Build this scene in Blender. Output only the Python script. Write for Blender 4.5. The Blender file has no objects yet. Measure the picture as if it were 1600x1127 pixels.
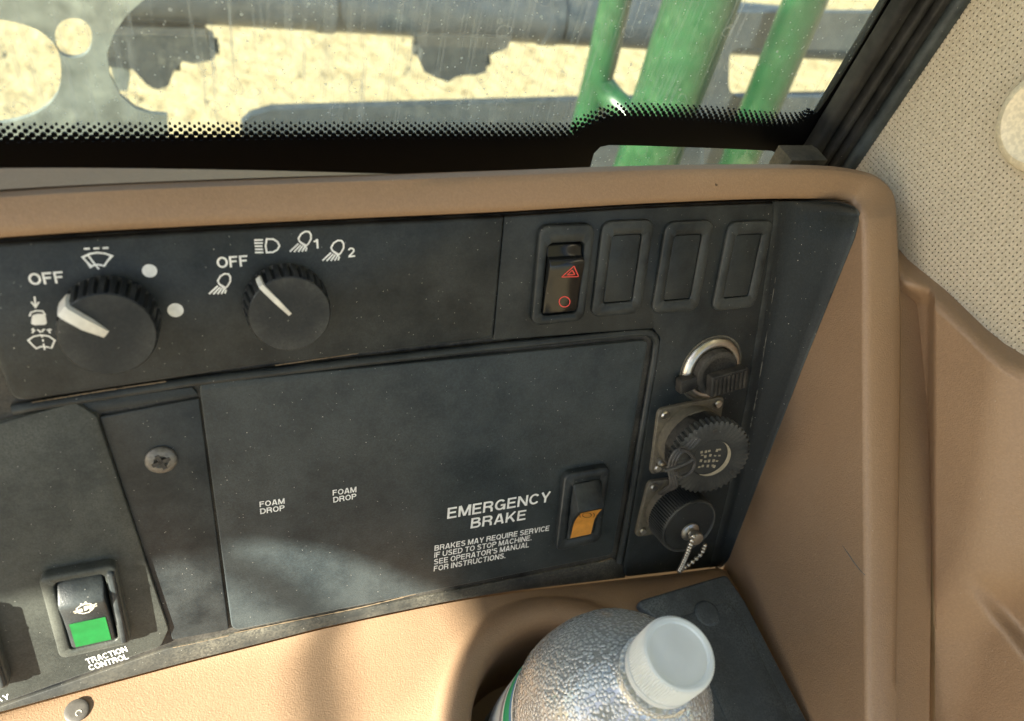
import bpy, math, random
from mathutils import Vector, Matrix
R = math.radians
random.seed(7)
scn = bpy.context.scene
col = scn.collection

# ------------------------------------------------------------------ frame of the place
# world: X right along the console, Y forward through the windscreen, Z up, ground at z = 0
# panel coordinates (a right, b up the sloping face, h out of the face) in metres
Z0 = 2.4
TH = R(25)
MP = Matrix.Translation((0, 0, Z0)) @ Matrix.Rotation(R(90) - TH, 4, 'X')
MPI = MP.inverted()
FW = Vector((0, math.sin(TH), -math.cos(TH)))
UP = Vector((0, math.cos(TH), math.sin(TH)))

# ------------------------------------------------------------------ camera
CAM = Vector((-.13245186, .15549716, .29644078))
CU = Vector((.92378643, .06876793, .37668236))
CV = Vector((-.10607617, -.89927847, .42431836))
CN = Vector((.36792184, -.43193657, -.82344661))
FPX = 1155.0
cd = bpy.data.cameras.new('camera')
cam = bpy.data.objects.new('camera', cd)
col.objects.link(cam)
rot = Matrix((CU, -CV, -CN)).transposed().to_4x4()
cam.matrix_world = MP @ Matrix.Translation(CAM) @ rot
cd.sensor_width = 36.0
cd.lens = 26.0
cd.clip_start = .01
cd.clip_end = 3000
cd.dof.use_dof = True
cd.dof.focus_distance = .38
cd.dof.aperture_fstop = 9.0
scn.camera = cam

# ------------------------------------------------------------------ light
SUNP = Vector((-.832, .272, .482)).normalized()
SUNW = (MP.to_3x3() @ SUNP).normalized()
el = math.asin(SUNW.z)
az = math.atan2(SUNW.x, SUNW.y)
world = bpy.data.worlds.new('World')
scn.world = world
world.use_nodes = True
nt = world.node_tree
sky = nt.nodes.new('ShaderNodeTexSky')
sky.sky_type = 'NISHITA'
sky.sun_disc = False
sky.sun_elevation = el
sky.sun_rotation = az
sky.air_density = 1.0
sky.dust_density = 1.0
sky.ozone_density = 1.0
bg = nt.nodes['Background']
bg.inputs['Strength'].default_value = .05
nt.links.new(sky.outputs[0], bg.inputs[0])
sl = bpy.data.lights.new('sun', 'SUN')
sl.energy = 5.0
sl.angle = R(.55)
sl.color = (1, .935, .77)
sun = bpy.data.objects.new('sun', sl)
col.objects.link(sun)
sun.rotation_euler = SUNW.to_track_quat('Z', 'Y').to_euler()
sun.location = (-3, -2, 5)
scn.view_settings.view_transform = 'Standard'
scn.view_settings.look = 'None'
scn.view_settings.gamma = 1.0
scn.view_settings.use_curve_mapping = False
scn.view_settings.exposure = 2.42
scn.cycles.max_bounces = 5
scn.cycles.diffuse_bounces = 3
scn.cycles.glossy_bounces = 3
scn.cycles.transmission_bounces = 4
scn.cycles.transparent_max_bounces = 10
scn.cycles.use_denoising = True
scn.cycles.sample_clamp_indirect = 6
scn.cycles.caustics_refractive = False
scn.cycles.caustics_reflective = False


# ------------------------------------------------------------------ points
def ray(x, y):
    return CU * (x - 800) + CV * (y - 563.5) + CN * FPX


def PX(x, y, h=0.0):
    r = ray(x, y)
    return CAM + r * ((h - CAM.z) / r.z)


def ONP(x, y, p0, nn):
    r = ray(x, y)
    return CAM + r * ((p0 - CAM).dot(nn) / r.dot(nn))


def W(p):
    return MP @ Vector(p)


def w2p(x, y, z):           # world offsets from the panel origin -> panel coords
    return Vector((x, 0, 0)) + FW * y + UP * z


def lerp(a, b, t):
    return a + (b - a) * t


def sstep(t):
    t = max(0., min(1., t))
    return t * t * (3 - 2 * t)


def resample(pts, n):
    pts = [Vector(p) for p in pts]
    L = [0]
    for i in range(1, len(pts)):
        L.append(L[-1] + (pts[i] - pts[i - 1]).length)
    out = []
    for k in range(n):
        s = L[-1] * k / (n - 1)
        i = 1
        while i < len(L) - 1 and L[i] < s:
            i += 1
        d = L[i] - L[i - 1]
        out.append(lerp(pts[i - 1], pts[i], (s - L[i - 1]) / d if d else 0))
    return out


def smooth(pts, n, it=1):
    # Catmull-Rom through the points, n samples
    P_ = [Vector(p) for p in pts]
    out = []
    m = len(P_)
    for i in range(m - 1):
        p0, p1, p2, p3 = P_[max(i - 1, 0)], P_[i], P_[i + 1], P_[min(i + 2, m - 1)]
        for k in range(12):
            t = k / 12
            out.append(.5 * ((2 * p1) + (p2 - p0) * t + (2 * p0 - 5 * p1 + 4 * p2 - p3) * t * t + (3 * p1 - p0 - 3 * p2 + p3) * t ** 3))
    out.append(P_[-1])
    return resample(out, n)


# ------------------------------------------------------------------ mesh builder
class MB:
    def __init__(s):
        s.v, s.f = [], []

    def add(s, vs, fs):
        o = len(s.v)
        s.v += [Vector(p) for p in vs]
        s.f += [tuple(i + o for i in f) for f in fs]
        return s

    def loft(s, rings, closed=True, cap0=False, cap1=False):
        n = len(rings[0])
        vs = [p for r in rings for p in r]
        fs = []
        for k in range(len(rings) - 1):
            for i in range(n if closed else n - 1):
                j = (i + 1) % n
                fs.append((k * n + i, k * n + j, (k + 1) * n + j, (k + 1) * n + i))
        if cap0:
            fs.append(tuple(range(n - 1, -1, -1)))
        if cap1:
            o = (len(rings) - 1) * n
            fs.append(tuple(range(o, o + n)))
        return s.add(vs, fs)

    def lathe(s, prof, n=48, M=None, cap0=False, cap1=False, rmod=None):
        M = M or Matrix()
        rings = []
        for (r, z) in prof:
            ring = []
            for i in range(n):
                a = 2 * math.pi * i / n
                rr = r + (rmod(i, r, z) if rmod else 0)
                ring.append(M @ Vector((rr * math.cos(a), rr * math.sin(a), z)))
            rings.append(ring)
        return s.loft(rings, True, cap0, cap1)

    def tube(s, path, r, n=10, closed=False, cap=True):
        path = [Vector(p) for p in path]
        rings = []
        m = len(path)
        ref = None
        for i, p in enumerate(path):
            if closed:
                t = path[(i + 1) % m] - path[(i - 1) % m]
            else:
                t = path[min(i + 1, m - 1)] - path[max(i - 1, 0)]
            t.normalize()
            if ref is None:
                ref = t.orthogonal().normalized()
            ref = (ref - t * ref.dot(t)).normalized()
            b = t.cross(ref)
            rr = r(i / max(1, m - 1)) if callable(r) else r
            rings.append([p + (ref * math.cos(2 * math.pi * k / n) + b * math.sin(2 * math.pi * k / n)) * rr for k in range(n)])
        if closed:
            rings.append(rings[0])
        return s.loft(rings, True, cap and not closed, cap and not closed)

    def box(s, c, d, M=None):
        M = M or Matrix()
        c = Vector(c)
        vs = [M @ (c + Vector((x * d[0] / 2, y * d[1] / 2, z * d[2] / 2))) for x in (-1, 1) for y in (-1, 1) for z in (-1, 1)]
        return s.add(vs, [(0, 1, 3, 2), (4, 6, 7, 5), (0, 4, 5, 1), (2, 3, 7, 6), (0, 2, 6, 4), (1, 5, 7, 3)])

    def build(s, name, mat, parent=None, space='local', flat=False, ang=38, loc=None):
        me = bpy.data.meshes.new(name)
        vs = s.v
        if space == 'panel':
            vs = [MP @ p for p in vs]
        if space in ('panel', 'world'):
            if parent is not None:
                inv = RM[parent.name].inverted()
                vs = [inv @ p for p in vs]
            else:
                if loc is None:
                    lo = [min(p[i] for p in vs) for i in range(3)]
                    hi = [max(p[i] for p in vs) for i in range(3)]
                    loc = Vector(((lo[0] + hi[0]) / 2, (lo[1] + hi[1]) / 2, lo[2]))
                vs = [p - loc for p in vs]
        me.from_pydata([tuple(p) for p in vs], [], s.f)
        me.validate()
        import bmesh
        bm = bmesh.new()
        bm.from_mesh(me)
        bmesh.ops.remove_doubles(bm, verts=bm.verts, dist=1e-6)
        bmesh.ops.recalc_face_normals(bm, faces=bm.faces)
        bm.to_mesh(me)
        bm.free()
        if not flat:
            me.shade_smooth()
            me.set_sharp_from_angle(angle=R(ang))
        me.materials.append(mat)
        o = bpy.data.objects.new(name, me)
        col.objects.link(o)
        if parent is not None:
            o.parent = parent
        if space in ('panel', 'world') and parent is None:
            o.location = loc
        RM[o.name] = (RM[parent.name] if parent is not None else Matrix.Translation(o.location))
        return o


RM = {}


def tag(o, label=None, cat=None, group=None, kind=None):
    for k, v in (('label', label), ('category', cat), ('group', group), ('kind', kind)):
        if v:
            o[k] = v
    return o


def root(name, M, label, cat, group=None, kind=None):
    o = bpy.data.objects.new(name, None)
    o.empty_display_size = .01
    col.objects.link(o)
    o.matrix_world = M
    RM[o.name] = M.copy()
    return tag(o, label, cat, group, kind)


def proot(name, p, label, cat, rz=0, group=None, kind=None):
    return root(name, MP @ Matrix.Translation(p) @ Matrix.Rotation(rz, 4, 'Z'), label, cat, group, kind)


def wroot(name, p, label, cat, group=None, kind=None):
    return root(name, Matrix.Translation(p), label, cat, group, kind)


# 2-d outlines -------------------------------------------------------
def rrect(w, h, r, seg=5, cx=0, cy=0):
    out = []
    for (sx, sy, a0) in ((1, 1, 0), (-1, 1, 90), (-1, -1, 180), (1, -1, 270)):
        for k in range(seg + 1):
            a = R(a0 + 90 * k / seg)
            out.append((cx + sx * (w / 2 - r) + r * math.cos(a), cy + sy * (h / 2 - r) + r * math.sin(a)))
    return out


def ccw(p):
    s = sum(p[i][0] * p[(i + 1) % len(p)][1] - p[(i + 1) % len(p)][0] * p[i][1] for i in range(len(p)))
    return p if s > 0 else p[::-1]


def offset(p, d):
    n = len(p)
    out = []
    for i in range(n):
        a, b, c = (Vector(p[(i - 1) % n]), Vector(p[i]), Vector(p[(i + 1) % n]))
        e1, e2 = (b - a).normalized(), (c - b).normalized()
        n1, n2 = Vector((-e1.y, e1.x)), Vector((-e2.y, e2.x))
        m = (n1 + n2)
        m.normalize()
        out.append(b + m * (d / max(.3, m.dot(n1))))
    return out


def roundpoly(p, r, seg=5):
    n = len(p)
    out = []
    for i in range(n):
        a, b, c = (Vector(p[(i - 1) % n]), Vector(p[i]), Vector(p[(i + 1) % n]))
        rr = r[i] if isinstance(r, (list, tuple)) else r
        e1, e2 = (a - b).normalized(), (c - b).normalized()
        ang = max(.05, e1.angle(e2))
        t = min(rr / math.tan(ang / 2), (a - b).length * .48, (c - b).length * .48)
        p1, p2 = b + e1 * t, b + e2 * t
        for k in range(seg + 1):
            s = k / seg
            out.append((1 - s) ** 2 * p1 + 2 * s * (1 - s) * b + s * s * p2)
    return out


def plate(mb, pts, r, h0, h1, bev, seg=5):
    pts = ccw([tuple(p) for p in pts])
    if isinstance(r, (list, tuple)):
        rs = r
    else:
        rs = [r] * len(pts)
    rings = []
    for (d, z) in ((0, h0), (0, h1 - bev), (bev * .29, h1 - bev * .29), (bev, h1)):
        o = offset(pts, d) if d else [Vector(q) for q in pts]
        rings.append([Vector((q.x, q.y, z)) for q in roundpoly(o, [max(.0002, k - d * .5) for k in rs], seg)])
    mb.loft(rings, True, True, True)
    return mb


def frame(mb, spec):
    # spec: list of (w, h, r, z[, cx, cy]) rings of rounded rectangles
    rings = [[Vector((x, y, q[3])) for (x, y) in rrect(q[0], q[1], q[2], 6, *(q[4:6] if len(q) > 4 else (0, 0)))] for q in spec]
    mb.loft(rings)
    return mb, rings


# ------------------------------------------------------------------ materials
def N(nt, t, **kw):
    n = nt.nodes.new(t)
    for k, v in kw.items():
        if k in n.inputs:
            n.inputs[k].default_value = v
        else:
            setattr(n, k, v)
    return n


def ramp(nt, src, p0, p1, c0=(0, 0, 0, 1), c1=(1, 1, 1, 1)):
    r = nt.nodes.new('ShaderNodeValToRGB')
    r.color_ramp.elements[0].position = p0
    r.color_ramp.elements[1].position = p1
    r.color_ramp.elements[0].color = c0
    r.color_ramp.elements[1].color = c1
    nt.links.new(src, r.inputs[0])
    return r.outputs[0]


def mixc(nt, fac, a, b):
    m = nt.nodes.new('ShaderNodeMix')
    m.data_type = 'RGBA'
    for inp, val in ((m.inputs[0], fac), (m.inputs[6], a), (m.inputs[7], b)):
        if isinstance(val, bpy.types.NodeSocket):
            nt.links.new(val, inp)
        elif isinstance(val, (int, float)):
            inp.default_value = val
        else:
            inp.default_value = (*val, 1) if len(val) == 3 else val
    return m.outputs[2]


def mth(nt, op, a, b=None, clamp=False):
    m = nt.nodes.new('ShaderNodeMath')
    m.operation = op
    m.use_clamp = clamp
    for i, v in enumerate((a, b)):
        if v is None:
            continue
        if isinstance(v, bpy.types.NodeSocket):
            nt.links.new(v, m.inputs[i])
        else:
            m.inputs[i].default_value = v
    return m.outputs[0]


def newmat(name):
    m = bpy.data.materials.new(name)
    m.use_nodes = True
    return m, m.node_tree, m.node_tree.nodes['Principled BSDF']


def specks(nt, co, scale, size, keep):
    v = N(nt, 'ShaderNodeTexVoronoi', Scale=scale)
    nt.links.new(co, v.inputs['Vector'])
    near = mth(nt, 'LESS_THAN', v.outputs['Distance'], size)
    s = nt.nodes.new('ShaderNodeSeparateColor')
    nt.links.new(v.outputs['Color'], s.inputs[0])
    return mth(nt, 'MULTIPLY', near, mth(nt, 'GREATER_THAN', s.outputs[0], keep))


def plastic(name, base, rough=.5, grain=1400, bump=.25, vary=.2, dust=0., dustcol=(.32, .29, .24), spk=0., spec=.5, dist=.0003, big=14, mott=.5, sheen=0., edge=0.):
    m, nt, b = newmat(name)
    tc = nt.nodes.new('ShaderNodeTexCoord')
    geo = nt.nodes.new('ShaderNodeNewGeometry')
    co = geo.outputs['Position']
    n1 = N(nt, 'ShaderNodeTexNoise', Scale=grain, Detail=2.0)
    nt.links.new(co, n1.inputs['Vector'])
    n2 = N(nt, 'ShaderNodeTexNoise', Scale=big, Detail=3.0, Roughness=.6)
    nt.links.new(co, n2.inputs['Vector'])
    dark = tuple(c * (1 - vary) for c in base)
    lite = tuple(min(1, c * (1 + vary)) for c in base)
    c = mixc(nt, ramp(nt, n2.outputs[0], .3, .7), dark, lite)
    n4 = N(nt, 'ShaderNodeTexNoise', Scale=grain * .55, Detail=1.0)
    nt.links.new(co, n4.inputs['Vector'])
    c = mixc(nt, mth(nt, 'MULTIPLY', ramp(nt, n4.outputs[0], .42, .66), mott), c, tuple(min(1, x * 1.5) for x in base))
    rg = None
    if dust:
        n3 = N(nt, 'ShaderNodeTexNoise', Scale=34.0, Detail=4.0, Roughness=.68)
        nt.links.new(co, n3.inputs['Vector'])
        f = mth(nt, 'MULTIPLY', ramp(nt, n3.outputs[0], .38, .75), dust)
        fine = ramp(nt, n1.outputs[0], .35, .62)
        f = mth(nt, 'MULTIPLY', f, fine)
        n5 = N(nt, 'ShaderNodeTexNoise', Scale=9.0, Detail=2.0)
        nt.links.new(co, n5.inputs['Vector'])
        f = mth(nt, 'MULTIPLY', f, ramp(nt, n5.outputs[0], .32, .62, (.25, .25, .25, 1), (1.6, 1.6, 1.6, 1)))
        if edge:
            f = mth(nt, 'ADD', f, mth(nt, 'MULTIPLY', mth(nt, 'MULTIPLY', ramp(nt, geo.outputs['Pointiness'], .515, .57), ramp(nt, n3.outputs[0], .35, .6)), edge), True)
        c = mixc(nt, f, c, dustcol)
    if spk:
        s = specks(nt, co, 210, .05, 1 - spk)
        s2 = specks(nt, co, 520, .085, 1 - spk * .8)
        c = mixc(nt, mth(nt, 'MULTIPLY', mth(nt, 'MAXIMUM', s, s2), .75), c, (.5, .49, .45))
    nt.links.new(c, b.inputs['Base Color'])
    r = mth(nt, 'ADD', mth(nt, 'MULTIPLY', n2.outputs[0], .16), rough - .08)
    nt.links.new(r, b.inputs['Roughness'])
    b.inputs['Specular IOR Level'].default_value = spec
    if sheen:
        b.inputs['Sheen Weight'].default_value = sheen
        b.inputs['Sheen Roughness'].default_value = .45
        b.inputs['Sheen Tint'].default_value = (.9, 1, 1, 1)
    bp = N(nt, 'ShaderNodeBump', Strength=bump, Distance=dist)
    nt.links.new(n1.outputs[0], bp.inputs['Height'])
    nt.links.new(bp.outputs[0], b.inputs['Normal'])
    return m


def simple(name, base, rough=.5, metal=0., spec=.5, emis=None):
    m, nt, b = newmat(name)
    geo = nt.nodes.new('ShaderNodeNewGeometry')
    n1 = N(nt, 'ShaderNodeTexNoise', Scale=260.0, Detail=5.0)
    nt.links.new(geo.outputs['Position'], n1.inputs['Vector'])
    c = mixc(nt, ramp(nt, n1.outputs[0], .3, .75), tuple(x * .82 for x in base), tuple(min(1, x * 1.1) for x in base))
    nt.links.new(c, b.inputs['Base Color'])
    b.inputs['Roughness'].default_value = rough
    b.inputs['Metallic'].default_value = metal
    b.inputs['Specular IOR Level'].default_value = spec
    return m


M_black = plastic('black_plastic', (.0080, .0122, .0150), .42, 1500, .35, .10, .09, (.13, .145, .145), .25, spec=.32, mott=.7, edge=.35)
M_cover = plastic('black_cover_plastic', (.0150, .0220, .0262), .46, 1700, .4, .10, .12, (.14, .165, .165), .22, spec=.35, mott=.8, sheen=.10, edge=.3)
M_lid = plastic('charcoal_lid_plastic', (.025, .029, .0265), .50, 1700, .4, .12, .2, (.17, .18, .155), .25, spec=.35, mott=.8, sheen=.10, edge=.4)
M_dusty = plastic('dusty_black_plastic', (.024, .026, .025), .6, 900, .4, .25, .5, (.20, .185, .145), .25, spec=.35, mott=.6, sheen=.06, edge=.4)
M_gloss = plastic('gloss_black_plastic', (.006, .007, .0075), .2, 1200, .05, .2, .03, (.2, .2, .2), .05)
M_rubber = plastic('rubber_black', (.008, .009, .010), .5, 900, .3, .25, .25, (.15, .14, .12), .12, spec=.3, edge=.3)
M_seal = plastic('seal_black', (.005, .006, .007), .5, 900, .2, .25, .12, (.12, .12, .11), .1, spec=.22, edge=.25)
M_tan = plastic('tan_plastic', (.272, .178, .108), .46, 1300, .55, .05, .10, (.40, .32, .23), .05, dist=.0004, mott=.16)
M_tray = plastic('tray_rubber', (.034, .045, .056), .58, 1100, .4, .35, .5, (.19, .225, .25), .06)
M_print = simple('white_print', (.88, .90, .88), .6)
M_printg = simple('pale_print', (.62, .6, .5), .6)
M_red = simple('red_print', (.75, .07, .06), .5)
M_orange = simple('orange_lens', (.75, .34, .06), .45)
M_green = simple('green_lens', (.006, .155, .035), .4)
M_white = simple('white_pointer', (.78, .78, .72), .45)
M_darkprint = simple('dark_print', (.12, .07, .02), .6)
M_steel = simple('worn_steel', (.55, .53, .48), .32, 1.0)
M_dirtmetal = plastic('dirty_zinc', (.085, .08, .066), .5, 500, .3, .35, .6, (.25, .22, .155), .15, edge=.12)
M_ivory = plastic('ivory_plastic', (.62, .56, .42), .4, 900, .1, .05, 0)


# ================================================================== SETTING OUTSIDE
def soil():
    m, nt, b = newmat('straw_soil')
    geo = nt.nodes.new('ShaderNodeNewGeometry')
    co = geo.outputs['Position']
    n = N(nt, 'ShaderNodeTexNoise', Scale=7.0, Detail=5.0, Roughness=.65)
    nt.links.new(co, n.inputs['Vector'])
    v = N(nt, 'ShaderNodeTexVoronoi', Scale=9.0)
    nt.links.new(co, v.inputs['Vector'])
    c = mixc(nt, ramp(nt, n.outputs[0], .35, .68), (.27, .20, .108), (.46, .37, .22))
    c = mixc(nt, mth(nt, 'MULTIPLY', ramp(nt, v.outputs['Distance'], .25, .6), .35), c, (.50, .41, .255))
    nt.links.new(c, b.inputs['Base Color'])
    b.inputs['Roughness'].default_value = .9
    b.inputs['Specular IOR Level'].default_value = .1
    bp = N(nt, 'ShaderNodeBump', Strength=.6, Distance=.06)
    nt.links.new(n.outputs[0], bp.inputs['Height'])
    nt.links.new(bp.outputs[0], b.inputs['Normal'])
    return m


M_soil = soil()
g = MB()
S = 1500.
g.add([(-S, -S, 0), (S, -S, 0), (S, S, 0), (-S, S, 0)], [(0, 1, 2, 3)])
tag(g.build('ground', M_soil, None, 'world', loc=Vector((0, 0, 0))), 'pale straw coloured bare soil seen through the windscreen', 'ground', kind='structure')
# clods lying on the soil in the strip that shows through the windscreen
g = MB()
rg = random.Random(3)
for i in range(700):
    x, y = rg.uniform(-4.5, 6.5), rg.uniform(3.2, 9.5)
    s = rg.uniform(.012, .04)
    a = rg.uniform(0, 6.28)
    M = Matrix.Translation((x, y, s * .15)) @ Matrix.Rotation(a, 4, 'Z') @ Matrix.Diagonal((s * rg.uniform(.8, 1.5), s, s * rg.uniform(.12, .25), 1))
    vs = []
    for (zz, rr) in ((-.5, .8), (.25, 1), (.75, .55)):
        for k in range(6):
            q = k * math.pi / 3 + rg.uniform(-.3, .3)
            rq = rr * rg.uniform(.75, 1.15)
            vs.append(M @ Vector((rq * math.cos(q), rq * math.sin(q), zz)))
    fs = [(k, (k + 1) % 6, 6 + (k + 1) % 6, 6 + k) for k in range(6)] + [(6 + k, 6 + (k + 1) % 6, 12 + (k + 1) % 6, 12 + k) for k in range(6)] + [tuple(range(12, 18))]
    g.add(vs, fs)
tag(g.build('soil_clods', M_soil, None, 'world', ang=60), 'loose pale clods scattered over the straw soil', 'soil', kind='stuff')

# ------------------------------------------------------------------ machine parts beyond the glass
M_galv = plastic('galvanised_steel', (.10, .11, .108), .5, 60, .15, .35, .35, (.36, .37, .33), .15, spec=.5, dist=.001, big=30)
M_blocker = plastic('blocker_grey', (.2, .21, .205), .7, 200, .2, .1, 0)
M_boom = plastic('boom_grey_paint', (.026, .033, .044), .34, 60, .1, .2, .2, (.2, .2, .18), 0, dist=.001)
M_darkm = plastic('dark_fitting', (.022, .024, .027), .6, 120, .2, .3, .3, (.2, .19, .16), 0, dist=.001)
M_dgreen = plastic('green_paint', (.005, .042, .014), .34, 90, .08, .12, .1, (.2, .3, .18), 0, dist=.0006)


def PW(x, y, Y):            # pixel -> panel coords on the upright plane at world Y (relative)
    return ONP(x, y, FW * Y, FW)


def pw(x, y, Y):
    return W(PW(x, y, Y))


# cylinder bar along X
YB = 1.35
c0 = pw(600, 5, YB)
edge = pw(600, 53, YB)
rb = (c0 - edge).length * .93
r_ = wroot('boom_tube', Vector((c0.x, c0.y, c0.z - rb)), 'blue grey horizontal boom tube across the top of the windscreen', 'boom tube')
g = MB()
g.tube([(-2.6, c0.y, c0.z), (3.2, c0.y, c0.z)], rb, 28)
g.build('tube', M_boom, r_, 'world')
for xx in (-2.4, 3.0):
    g = MB()
    g.box((xx, c0.y, c0.z / 2 - rb * .6), (.12, .12, c0.z - rb * .4))
    g.build('post', M_boom, r_, 'world')
for px in (505, 860):
    g = MB()
    cc = pw(px, 5, YB)
    g.tube([(cc.x - .018, c0.y, c0.z), (cc.x + .018, c0.y, c0.z)], rb * 1.06, 28)
    g.build('clamp_band', M_boom, r_, 'world')

# lower walkway beam
pts = [(378, 195), (392, 182), (425, 172), (620, 166), (890, 158), (1300, 149), (1500, 146), (1500, 320), (378, 320)]
YL = 1.15
g = MB()
ring = [pw(x, y, YL) for x, y in pts]
g.loft([[p for p in ring], [p + Vector((0, .02, 0)) for p in ring]], True, True, True)
zlo = min(p.z for p in ring)
tag(g.build('walkway_beam', M_boom, None, 'world'), 'dark grey beam low behind the dotted windscreen edge', 'beam')
LOWBEAM = (ring[0].x, ring[5].x, zlo)
r_ = wroot('support_leg', Vector((.6, YL + .011, 0)), 'grey upright leg under the dark walkway beam', 'support')
g = MB()
g.box((.6, YL + .011, zlo / 2), (.14, .02, zlo - .004))
g.build('leg', M_boom, r_, 'world')
g = MB()
g.box((.6, YL + .011, .01), (.3, .3, .02))
g.build('foot_plate', M_boom, r_, 'world')


# hanging fittings (nozzle bodies) under the boom
def fitting(name, label, Y, shapes, group=None):
    r0 = None
    for (nm, kind, prm, mat) in shapes:
        g = MB()
        if kind == 'poly':
            p = [pw(x, y, Y) for x, y in prm[0]]
            d = Vector((0, prm[1], 0))
            g.loft([[q - d for q in p], p, [q + d for q in p]], True, True, True)
        else:
            a, b, rad = prm
            g.tube([pw(*a, Y), pw(*b, Y)], rad, 14)
        if r0 is None:
            lo = min(v.z for v in g.v)
            cx = sum(v.x for v in g.v) / len(g.v)
            r0 = wroot(name, Vector((cx, c0.y, lo)), label, 'nozzle', group)
        g.build(nm, mat, r0, 'world')
    return r0


fitting('nozzle_body', 'dark nozzle body hanging under the boom beside the galvanised plate', YB - .02, [
    ('body', 'poly', ([(168, 38), (320, 40), (326, 60), (336, 66), (330, 78), (300, 84), (284, 80), (270, 96), (262, 118), (246, 124), (228, 116), (206, 92), (168, 88)], .04), M_darkm),
    ('valve_cap', 'cyl', ((300, 50), (300, 80), .03), M_darkm),
    ('hose_tail', 'cyl', ((225, 92), (252, 124), .028), M_darkm),
    ('hex_nut', 'cyl', ((322, 72), (342, 72), .016), M_darkm),
    ('hex_nut', 'cyl', ((262, 98), (282, 100), .015), M_darkm),
    ('hex_nut', 'cyl', ((286, 84), (306, 86), .012), M_darkm),
    ('white_tip', 'poly', ([(170, 86), (196, 90), (204, 112), (200, 134), (182, 134)], .02), M_galv),
])
fitting('nozzle_body', 'dark nozzle body with stepped underside hanging mid boom', YB - .02, [
    ('body', 'poly', ([(640, 40), (792, 44), (784, 62), (768, 68), (754, 74), (752, 98), (736, 104), (724, 103), (706, 106), (694, 114), (676, 108), (656, 98), (650, 84), (654, 66)], .04), M_darkm),
    ('valve_cap', 'cyl', ((700, 60), (700, 104), .035), M_darkm),
    ('hose_barb', 'cyl', ((740, 66), (784, 66), .016), M_darkm),
    ('hex_nut', 'cyl', ((744, 96), (764, 94), .014), M_darkm),
    ('hex_nut', 'cyl', ((684, 112), (702, 112), .013), M_darkm),
    ('hex_nut', 'cyl', ((646, 76), (664, 78), .014), M_darkm),
])

# galvanised plate with round cut-outs at the left
YG = .62


def arcpts(cx, cy, rx, ry, a0, a1, n, e=2.6):
    o = []
    for k in range(n):
        a = R(a0 + (a1 - a0) * k / (n - 1))
        ca, sa = math.cos(a), math.sin(a)
        o.append((cx + rx * math.copysign(abs(ca) ** (2 / e), ca), cy + ry * math.copysign(abs(sa) ** (2 / e), sa)))
    return o


def solid_plate(mb, outer, holes, Y, t):
    """flat plate on the upright plane Y with an outer outline and one hole outline each side bridged by rings"""
    import mathutils
    loops = [outer] + holes
    co = []
    for l in loops:
        co.append([Vector((x, y, 0)) for x, y in l])
    tri = mathutils.geometry.tessellate_polygon(co)
    flatp = [p for l in loops for p in l]
    n = len(flatp)
    f3 = [pw(x, y, Y) for x, y in flatp]
    b3 = [p + Vector((0, t, 0)) for p in f3]
    fs = [tuple(t_) for t_ in tri] + [tuple(i + n for i in reversed(t_)) for t_ in tri]
    o = 0
    for l in loops:
        m = len(l)
        for i in range(m):
            j = (i + 1) % m
            fs.append((o + i, o + j, n + o + j, n + o + i))
        o += m
    mb.add(f3 + b3, fs)


left_cut = arcpts(-60, 112, 156, 84, 0, 360, 41)[:-1]
right_cut = arcpts(300, 84, 134, 96, 0, 360, 41)[:-1]
oval = arcpts(115, 60, 29, 31, 0, 360, 25, 2.3)[:-1]
outer = [(-330, -120), (520, -120), (520, -10), (452, -8), (440, 60), (436, 120), (420, 182), (420, 330), (-330, 330)]
right_notch = [(230, -4), (200, 22), (180, 50), (167, 84), (172, 118), (188, 150), (212, 170), (236, 178), (262, 180), (262, 330)]
out2 = [(-330, -120), (236, -120)] + right_notch + [(-330, 330)]
g = MB()
solid_plate(g, out2, [left_cut, oval], YG, .006)
r_ = wroot('galvanised_bracket', Vector((pw(115, 330, YG).x, pw(115, 330, YG).y, pw(115, 330, YG).z)), 'mottled galvanised plate with an oval hole between rounded cut-outs', 'bracket')
g.build('plate', M_galv, r_, 'world', ang=30)
g = MB()
bx0 = pw(-330, 330, YG)
bx1 = pw(262, 330, YG)
g.box(((bx0.x + bx1.x) / 2, bx0.y + .02, bx0.z / 2), (abs(bx1.x - bx0.x) * .9, .04, bx0.z))
g.build('post', M_galv, r_, 'world')

# green handrails
YR = .60


def rail(label, pts, width_px, at, name='green_handrail', Y=YR, down=True, up=True, kr=.75):
    P3 = [pw(x, y, Y) for x, y in pts]
    a = pw(at[0] - width_px / 2, at[1], Y)
    b = pw(at[0] + width_px / 2, at[1], Y)
    rad = (a - b).length / 2 * kr
    path = [Vector(p) for p in P3]
    if up:
        d = (path[0] - path[1]).normalized()
        path.insert(0, path[0] + d * .45)
    if down:
        d = (path[-1] - path[-2]).normalized()
        path.append(Vector((path[-1].x + d.x * .1, path[-1].y, .0)))
    path = resample(path, 40)
    g = MB()
    g.tube(path, rad, 24)
    rr = wroot(name, Vector((path[-1].x, path[-1].y, min(p.z for p in path))), label, 'handrail', 'green handrails beyond the windscreen')
    g.build('rail', M_dgreen, rr, 'world')
    if down:
        g = MB()
        g.tube([(path[-1].x, path[-1].y, .0), (path[-1].x, path[-1].y, .012)], rad * 2, 24)
        g.build('foot_flange', M_dgreen, rr, 'world')
    return rr


rail('slim green handrail left of the other two', [(962, 0), (940, 100), (914, 200), (890, 280)], 56, (940, 100), Y=.80)
rail('widest green tube in the middle of the windscreen corner', [(1096, 0), (1062, 100), (1030, 190), (1010, 260)], 112, (1062, 100), Y=.66, kr=.84)
rail('green handrail nearest the black pillar', [(1258, 0), (1217, 100), (1178, 190), (1150, 265)], 78, (1217, 100), kr=.66)
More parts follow.
